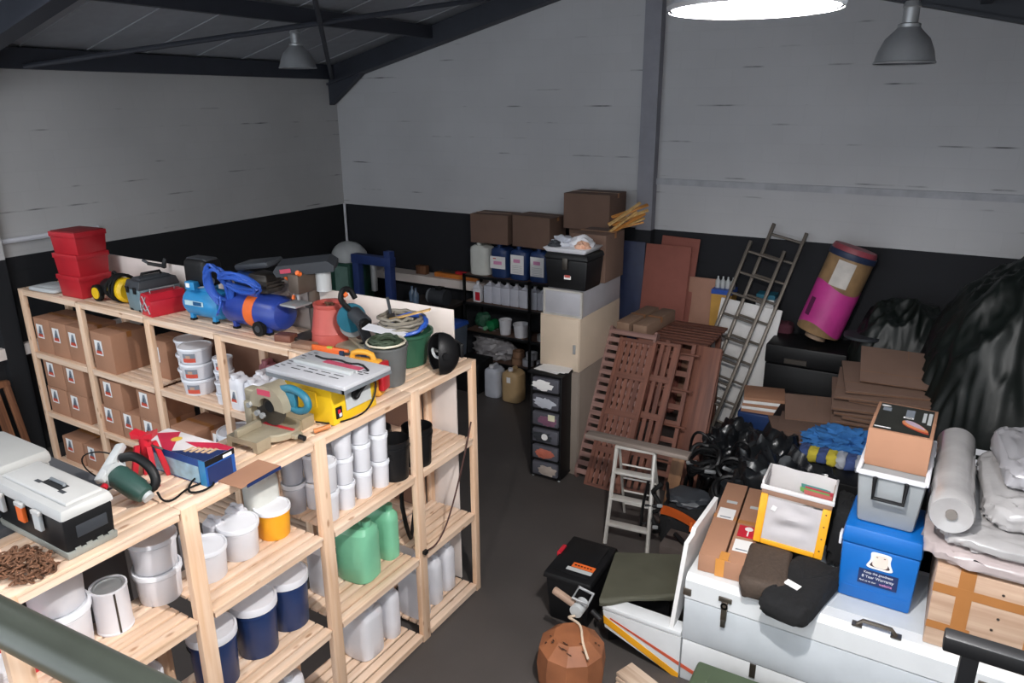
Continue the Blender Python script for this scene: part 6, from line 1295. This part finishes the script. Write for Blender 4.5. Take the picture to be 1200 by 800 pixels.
# black bags
BBAG = mat('black_bin_bag', '#15171a', 0.28, var=0.2, bump=0.25, scale=10)
def heap(label, loc, rad, seed, mm=BBAG, amp=0.28, fr=2.2): return solo('plastic_sack', label, 'sack', MB().blob((0, 0, rad[2]*0.8), rad, mm, amp, fr, seed, sub=5, zmin=0.0, ridge=True), loc)
heap('shiny black sack right of the tangle, beneath the cardboard', (-1.15, 6.75, 0), (0.42, 0.4, 0.52), 3)
heap('black sack behind the canvas toy box', (-0.95, 6.05, 0), (0.5, 0.4, 0.60), 6)
heap('black sack at the foot of the extension ladder', (-1.68, 7.3, 0), (0.32, 0.36, 0.42), 9)
# black holdall with orange trim
t = thing('holdall', 'black holdall with a bright orange collar', 'bag', (-1.74, 6.0, 0))
part('bag_body', MB().pillow((0, 0, 0.26), (0.46, 0.36, 0.52), BLACKF, 0.02, seed=8, p=4), t); part('collar', MB().grid(lambda u, v: (-0.2+0.36*u, -0.19-0.015*math.sin(PI*u), 0.42+0.09*v-0.16*(u-0.25)**2), 14, 4, ORANGE, thick=0.004), t, 'orange collar'); part('zip_tag', MB().box((0.1, -0.21, 0.37), (0.025, 0.006, 0.09), ORANGE), t, 'orange tag')
part('flap', MB().blob((0, 0, 0.54), (0.2, 0.17, 0.06), DGREY, 0.3, 2.5, 2, sub=3), t)
# folding trolley with looped handles
t = thing('folding_trolley', 'tangled black folding trolley with curved tube handles', 'trolley', (-1.80, 6.75, 0))
m = MB()
for x in (-0.2, 0.22): m.tube([(x, 0.2, 0.03), (x, 0.05, 0.5), (x+0.02, 0.0, 0.78), (x+0.1, -0.05, 0.9), (x+0.22, -0.05, 0.84), (x+0.26, 0.0, 0.65)], 0.014, BLACKM, smooth=2)
m.tube([(-0.2, 0.1, 0.35), (0.22, 0.1, 0.35)], 0.012, BLACKM); m.tube([(-0.2, 0.03, 0.62), (0.22, 0.03, 0.62)], 0.012, BLACKM); part('frame', m, t)
for x in (-0.24, 0.26): part('wheel', MB().tube(ring(0.12, 24), 0.02, RUBBER, closed=True), t, loc=(x, 0.22, 0.14), rot=(0, PI/2, 0))
part('strap', MB().tube([(-0.25+0.06*i, -0.12+0.08*math.sin(i*1.9), 0.55+0.12*math.cos(i*1.3)) for i in range(10)], 0.018, BLACK, smooth=2), t)
t = thing('folding_trolley', 'second black trolley frame in front, left of the holdall', 'trolley', (-2.0, 5.85, 0), 0.4)
m = MB(); 
for x in (-0.12, 0.12): m.tube([(x, 0.15, 0.03), (x, 0.0, 0.45), (x*0.7, -0.08, 0.74)], 0.014, BLACKM, smooth=1)
m.tube([(-0.12, 0.1, 0.2), (0.12, 0.1, 0.2)], 0.012, BLACKM); m.tube([(-0.1, 0.0, 0.45), (0.1, 0.0, 0.45)], 0.012, BLACKM); part('frame', m, t)
part('strap', MB().tube([(0.05*math.sin(i*1.7), -0.02+0.06*math.cos(i*2.1), 0.15+0.07*i) for i in range(9)], 0.02, RUBBER, smooth=2), t); part('buckle', MB().box((0.03, -0.08, 0.5), (0.05, 0.02, 0.03), STEEL, bev=0.004), t); part('buckle', MB().box((0.0, -0.09, 0.28), (0.05, 0.02, 0.03), STEEL, bev=0.004), t)
for i, (x, y, z, s) in enumerate(((-1.75, 6.55, 0.62, 1), (-1.5, 6.5, 0.56, 2), (-1.45, 6.2, 0.5, 5))):
    solo('strap_bundle', ['bundle of black straps on the trolley', 'bundle of black straps beside the trolley handles', 'bundle of black straps over the holdall top'][i], 'straps', MB().tube(coil((0, 0, 0.05), 0.15, 4, 0.025, 0.12, s, n=12), 0.02, BLACK, n=6, smooth=1), (x, y, z), rot=(0.4, 0.3*i-0.2, 0), group='black strap bundles')
for i, (x, y, z) in enumerate(((-1.86, 6.42, 0.68), (-1.66, 6.36, 0.66), (-1.52, 6.42, 0.70))):
    solo('buckle', ['left', 'middle', 'right'][i]+' of three chrome fittings glinting on the black straps', 'fitting', MB().box((0, 0, 0), (0.11, 0.025, 0.035), STEEL, rot=(0.3, 0.4*i-0.3, 0.5*i), bev=0.008), (x, y, z))
t = thing('cast_iron_stand', 'wooden offcut standing upright beside the step ladder', 'timber', (-2.05, 6.3, 0), rot=(-0.1, 0.12, 0.2)); part('board', MB().bx(-0.06, 0.06, -0.015, 0.015, 0, 0.78, wood('tan_board', '#8f6a4c', '#6f4f38', 'z', knots=False), bev=0.003), t)
t['label'] = 'narrow tan board standing on end behind the step ladder'; t.name = 'board_offcut'
carton('dark open box on the floor behind the olive tarpaulin', (-1.52, 5.55, 0), (0.55, 0.3, 0.36), m=mat('taupe_box', '#4a413d', 0.8), sticker=None, tape=BLACK)
solo('torch', 'black torch with a white tip lying behind the olive tarpaulin', 'torch', MB().cyl((-0.12, 0, 0.03), (0.08, 0, 0.03), 0.022, BLACK, n=14).cyl((0.08, 0, 0.03), (0.12, 0, 0.03), 0.024, PAPER, n=14), (-1.62, 5.5, 0.363), -0.7)
# trunk, tube
t = thing('trunk', 'black trunk under the pink printed tube', 'trunk', (-1.32, 9.05, 0)); part('trunk_body', MB().bx(-0.42, 0.46, -0.3, 0.3, 0, 1.02, BLACK, bev=0.015), t); part('lid', MB().bx(-0.43, 0.47, -0.31, 0.31, 1.03, 1.26, BLACK, bev=0.02), t); part('clasp', MB().bx(-0.2, 0.05, -0.33, -0.312, 1.06, 1.12, DARKST), t, 'worn silver clasp')
T_AX = Vector((-0.97-(-1.26), 0.12, 2.40-1.36)).normalized()
t = thing('printed_tube', 'fat pink and tan printed cardboard tube with red lid leaning on the wall', 'tube', (-1.24, 9.06, 1.40)); q = T_AX.to_track_quat('Z', 'Y'); t.rotation_euler = q.to_euler()
PK = mat('hot_pink_print', '#c03a8c', 0.5, var=0.15, scale=4); TN = mat('tan_brown_print', '#8c6f4e', 0.55, var=0.35, scale=5)
part('tube_wall', MB().lathe([(0.245, 0), (0.25, 0.01), (0.25, 0.98)], TN, 36), t)
def wrap(a0, a1, zf0, zf1, mm, o):
    n = 72; vs = []
    for i in range(n+1):
        a = a0+(a1-a0)*i/n
        for zz in (zf0(i/n), zf1(i/n)): vs.append(((0.25+o)*math.sin(a), -(0.25+o)*math.cos(a), zz))
    return MB().add(vs, [(2*i, 2*i+2, 2*i+3, 2*i+1) for i in range(n)], mm)
# find local direction that faces the room: wrap all around the visible half
part('pink_print', wrap(-PI, PI, lambda u: 0.07+0.05*math.sin(u*2*PI*2), lambda u: 0.58+0.04*math.sin(u*2*PI*2+1), PK, 0.003), t, 'hot pink print'); part('white_print', wrap(-2.35, -1.55, lambda u: 0.60, lambda u: 0.90, mat('cream_print', '#c9c2bc', 0.55), 0.005), t, 'cream print')
part('dark_print', wrap(-2.9, -2.6, lambda u: 0.18, lambda u: 0.40, mat('plum_print', '#5a1f47', 0.55), 0.006), t)
part('rim', MB().lathe([(0.258, 0.93), (0.262, 0.94), (0.262, 0.995), (0.258, 1.0), (0.25, 1.0), (0.25, 0.93)], mat('navy_rim', '#24304c', 0.5), 36), t, 'navy rim'); part('lid', MB().lathe([(0.249, 0.99), (0.249, 1.02), (0.235, 1.06), (0, 1.075)], mat('dusky_red_lid', '#8f3f4a', 0.5), 36), t, 'dusky red lid')
part('base_block', MB().lathe([(0.12, -0.08), (0.12, 0.0), (0, 0)], mat('tan_foot', '#8f7763', 0.7), 20), t)
# sheeted pile on the right
SHEET = mat('black_green_sheeting', '#0d1311', 0.45, var=0.25, bump=0.2, scale=4, spec=0.35)
def sheeted(w, l, h, seed, shoulder=0.8):
    # loose sheeting over a stack: flat-topped, sagging sides, many creases
    def fn(u, v):
        x = (u-0.5)*2; y = (v-0.5)*2
        ax = abs(x)**2.6; ay = abs(y)**2.6
        k = max(0.0, 1-(ax+ay-0.25*ax*ay))
        z = h*(k**0.42)
        q = Vector((x*w, y*l, seed*3.7))
        cr = 1-abs(noise.noise(q*1.7))*2; c2 = 1-abs(noise.noise(q*3.9+Vector((5, 1, 0))))*2; c3 = noise.noise(q*9)
        z += (0.09*cr+0.05*c2+0.02*c3)*min(1, z*2)
        z += 0.16*noise.noise(q*0.9+Vector((9, 2, 4)))*min(1, z)
        px = x*w/2*(1+0.05*c2); py = y*l/2*(1+0.05*cr)
        return (px, py, max(0.0, z))
    return MB().grid(fn, 110, 110, SHEET, thick=0.012)
tag(link('sheeted_pile', sheeted(2.15, 2.3, 2.45, 4).mesh('sheeted_pile', 80), None, (0.86, 8.30, 0.012)), 'big pile under glossy black plastic sheeting at the right', 'sheeted pile')
tag(link('sheeted_pile', sheeted(1.15, 1.0, 1.85, 7).mesh('sheeted_pile', 80), None, (-0.35, 9.0, 0.012)), 'lower black sheeted heap between the tube and the big pile', 'sheeted pile')
t = thing('pedestal_table', 'black round topped stool behind the cardboard, near the sheeted heap', 'stool', (-0.72, 8.75, 0)); part('seat', MB().cyl((0, 0, 1.50), (0, 0, 1.53), 0.2, DGREY, n=28), t); part('stem', MB().cyl((0, 0, 0.02), (0, 0, 1.5), 0.03, BLACKM), t); part('base', MB().lathe([(0.22, 0), (0.22, 0.02), (0.05, 0.05), (0, 0.05)], BLACKM, 28), t)
for k in range(5): solo('panel_offcut', ['lowest', 'second', 'third', 'fourth', 'uppermost'][k]+' of the white and brown boards stacked beside the leaning white panel', 'board', MB().bx(-0.22, 0.22, -0.2, 0.2, 0, 0.035, PAPER if k % 2 else CARD, bev=0.003), (-1.58, 8.1, 0.702+0.036*k), 0.12+0.03*k, group='stacked board offcuts')
t = thing('storage_crate', 'navy plastic crate under the stacked white and brown boards', 'crate', (-1.58, 8.1, 0)); part('crate_body', MB().taper((0, 0, 0), (0.4, 0.4), (0.46, 0.46), 0.70, BLUE, bev=0.02), t)
t = thing('white_rails', 'white plastic slatted rails behind the bubble wrap roll', 'panel', (0.25, 6.75, 0.92), rot=(-0.25, 0, 0))
for k in range(3): part('rail', MB().bx(-0.35, 0.45, -0.012, 0.012, 0.08+k*0.09, 0.13+k*0.09, WHITE, bev=0.004), t)
for x in (-0.3, 0.4): part('upright', MB().bx(x-0.02, x+0.02, 0.013, 0.03, 0, 0.33, WHITE), t)
t = thing('storage_crate', 'black crate under the white slatted rails', 'crate', (0.3, 6.75, 0)); part('crate_body', MB().bx(-0.5, 0.6, -0.12, 0.14, 0, 0.918, BLACK, bev=0.02), t)
# ================================================================== small fittings belong to the part they sit on
NEST = [('pressure_switch', 'switch_label'), ('belt_cover', 'cover_badge'), ('table_top', 'slots'), ('table_top', 'rip_fence'), ('table_top', 'blade_insert'), ('upper_guard', 'guard_badge'),
        ('lid', 'handle_recess'), ('text_sticker', 'sticker_lettering'), ('label', 'label_print'), ('lid', 'label'), ('lid', 'lid_clip'), ('lid', 'lid_panel'), ('lid', 'lid_handle'), ('lid', 'hasp'), ('wheel', 'wheel_hub'), ('tank', 'tank_sticker'), ('tank', 'band'),
        ('door', 'door_handle'), ('cover', 'scuffs'), ('collar', 'zip_tag'), ('bag_body', 'tag'), ('drawer', 'drawer_label'), ('carton_body', 'tape_bands'), ('carton_body', 'punched_holes'), ('carton_body', 'printed_top'), ('carton_body', 'torn_flap'), ('carton_body', 'shipping_label'), ('carton_body', 'red_sticker'), ('carton_body', 'print_marks'),
        ('cabinet', 'side_plate'), ('cabinet', 'switch'), ('cabinet', 'dust_port'), ('box_body', 'cantilever_arms'), ('box_body', 'end_recess'), ('box_body', 'printed_end'), ('box_body', 'printed_side'), ('tube_wall', 'pink_print'), ('tube_wall', 'white_print'), ('tube_wall', 'dark_print'), ('post', 'peg_holes'), ('front_panel', 'maker_tag'), ('lid', 'clasp'), ('wound_film', 'core')]
def base(n): return n.rsplit('.', 1)[0] if n[-3:].isdigit() and '.' in n else n
for r in [o for o in COL.objects if o.parent is None and len(o.children)]:
    kids = list(r.children)
    for a, b in NEST:
        host = [k for k in kids if base(k.name) == a and k.parent == r]; sub_ = [k for k in kids if base(k.name) == b and k.parent == r]
        if not host or (host and base(host[0].name) == 'lid' and b == 'label' and False): continue
        for c in sub_:
            if len(c.children): continue
            mb = host[0].matrix_basis.inverted() @ c.matrix_basis
            c.parent = host[0]; c.matrix_basis = mb
# ================================================================== light
def point(name, loc, watts, color, radius):
    l = bpy.data.lights.new(name, 'POINT'); l.energy = watts; l.color = color; l.shadow_soft_size = radius
    o = bpy.data.objects.new(name, l); COL.objects.link(o); o.location = loc; return o
def area(name, loc, rot, sx, sy, watts, color):
    l = bpy.data.lights.new(name, 'AREA'); l.shape = 'RECTANGLE'; l.size = sx; l.size_y = sy; l.energy = watts; l.color = color
    o = bpy.data.objects.new(name, l); COL.objects.link(o); o.location = loc; o.rotation_euler = rot; return o
point('lamp_light', (-0.58, 2.27, 4.315), 390, (1.0, 0.96, 0.92), 0.05)
point('lamp_light', (-0.9, -0.9, 4.315), 200, (1.0, 0.96, 0.92), 0.05)
# daylight from the open door end behind the camera plus unseen fill lamps added under the roof
w = bpy.data.worlds.new('World'); scene.world = w; w.use_nodes = True
bg = w.node_tree.nodes['Background']; bg.inputs[0].default_value = (0.84, 0.92, 1.0, 1); bg.inputs[1].default_value = 1.5
area('rooflight_right', (0.3, 1.5, 4.85), (0, 0, 0), 1.2, 3.0, 60, (0.85, 0.93, 1.0))
area('rooflight_left', (-6.5, 1.0, 5.1), (0, 0, 0), 1.2, 3.0, 60, (0.95, 0.97, 1.0))
scene.view_settings.view_transform = 'Standard'; scene.view_settings.look = 'None'
scene.view_settings.exposure = 0.8; scene.view_settings.gamma = 1.0; scene.view_settings.use_curve_mapping = False
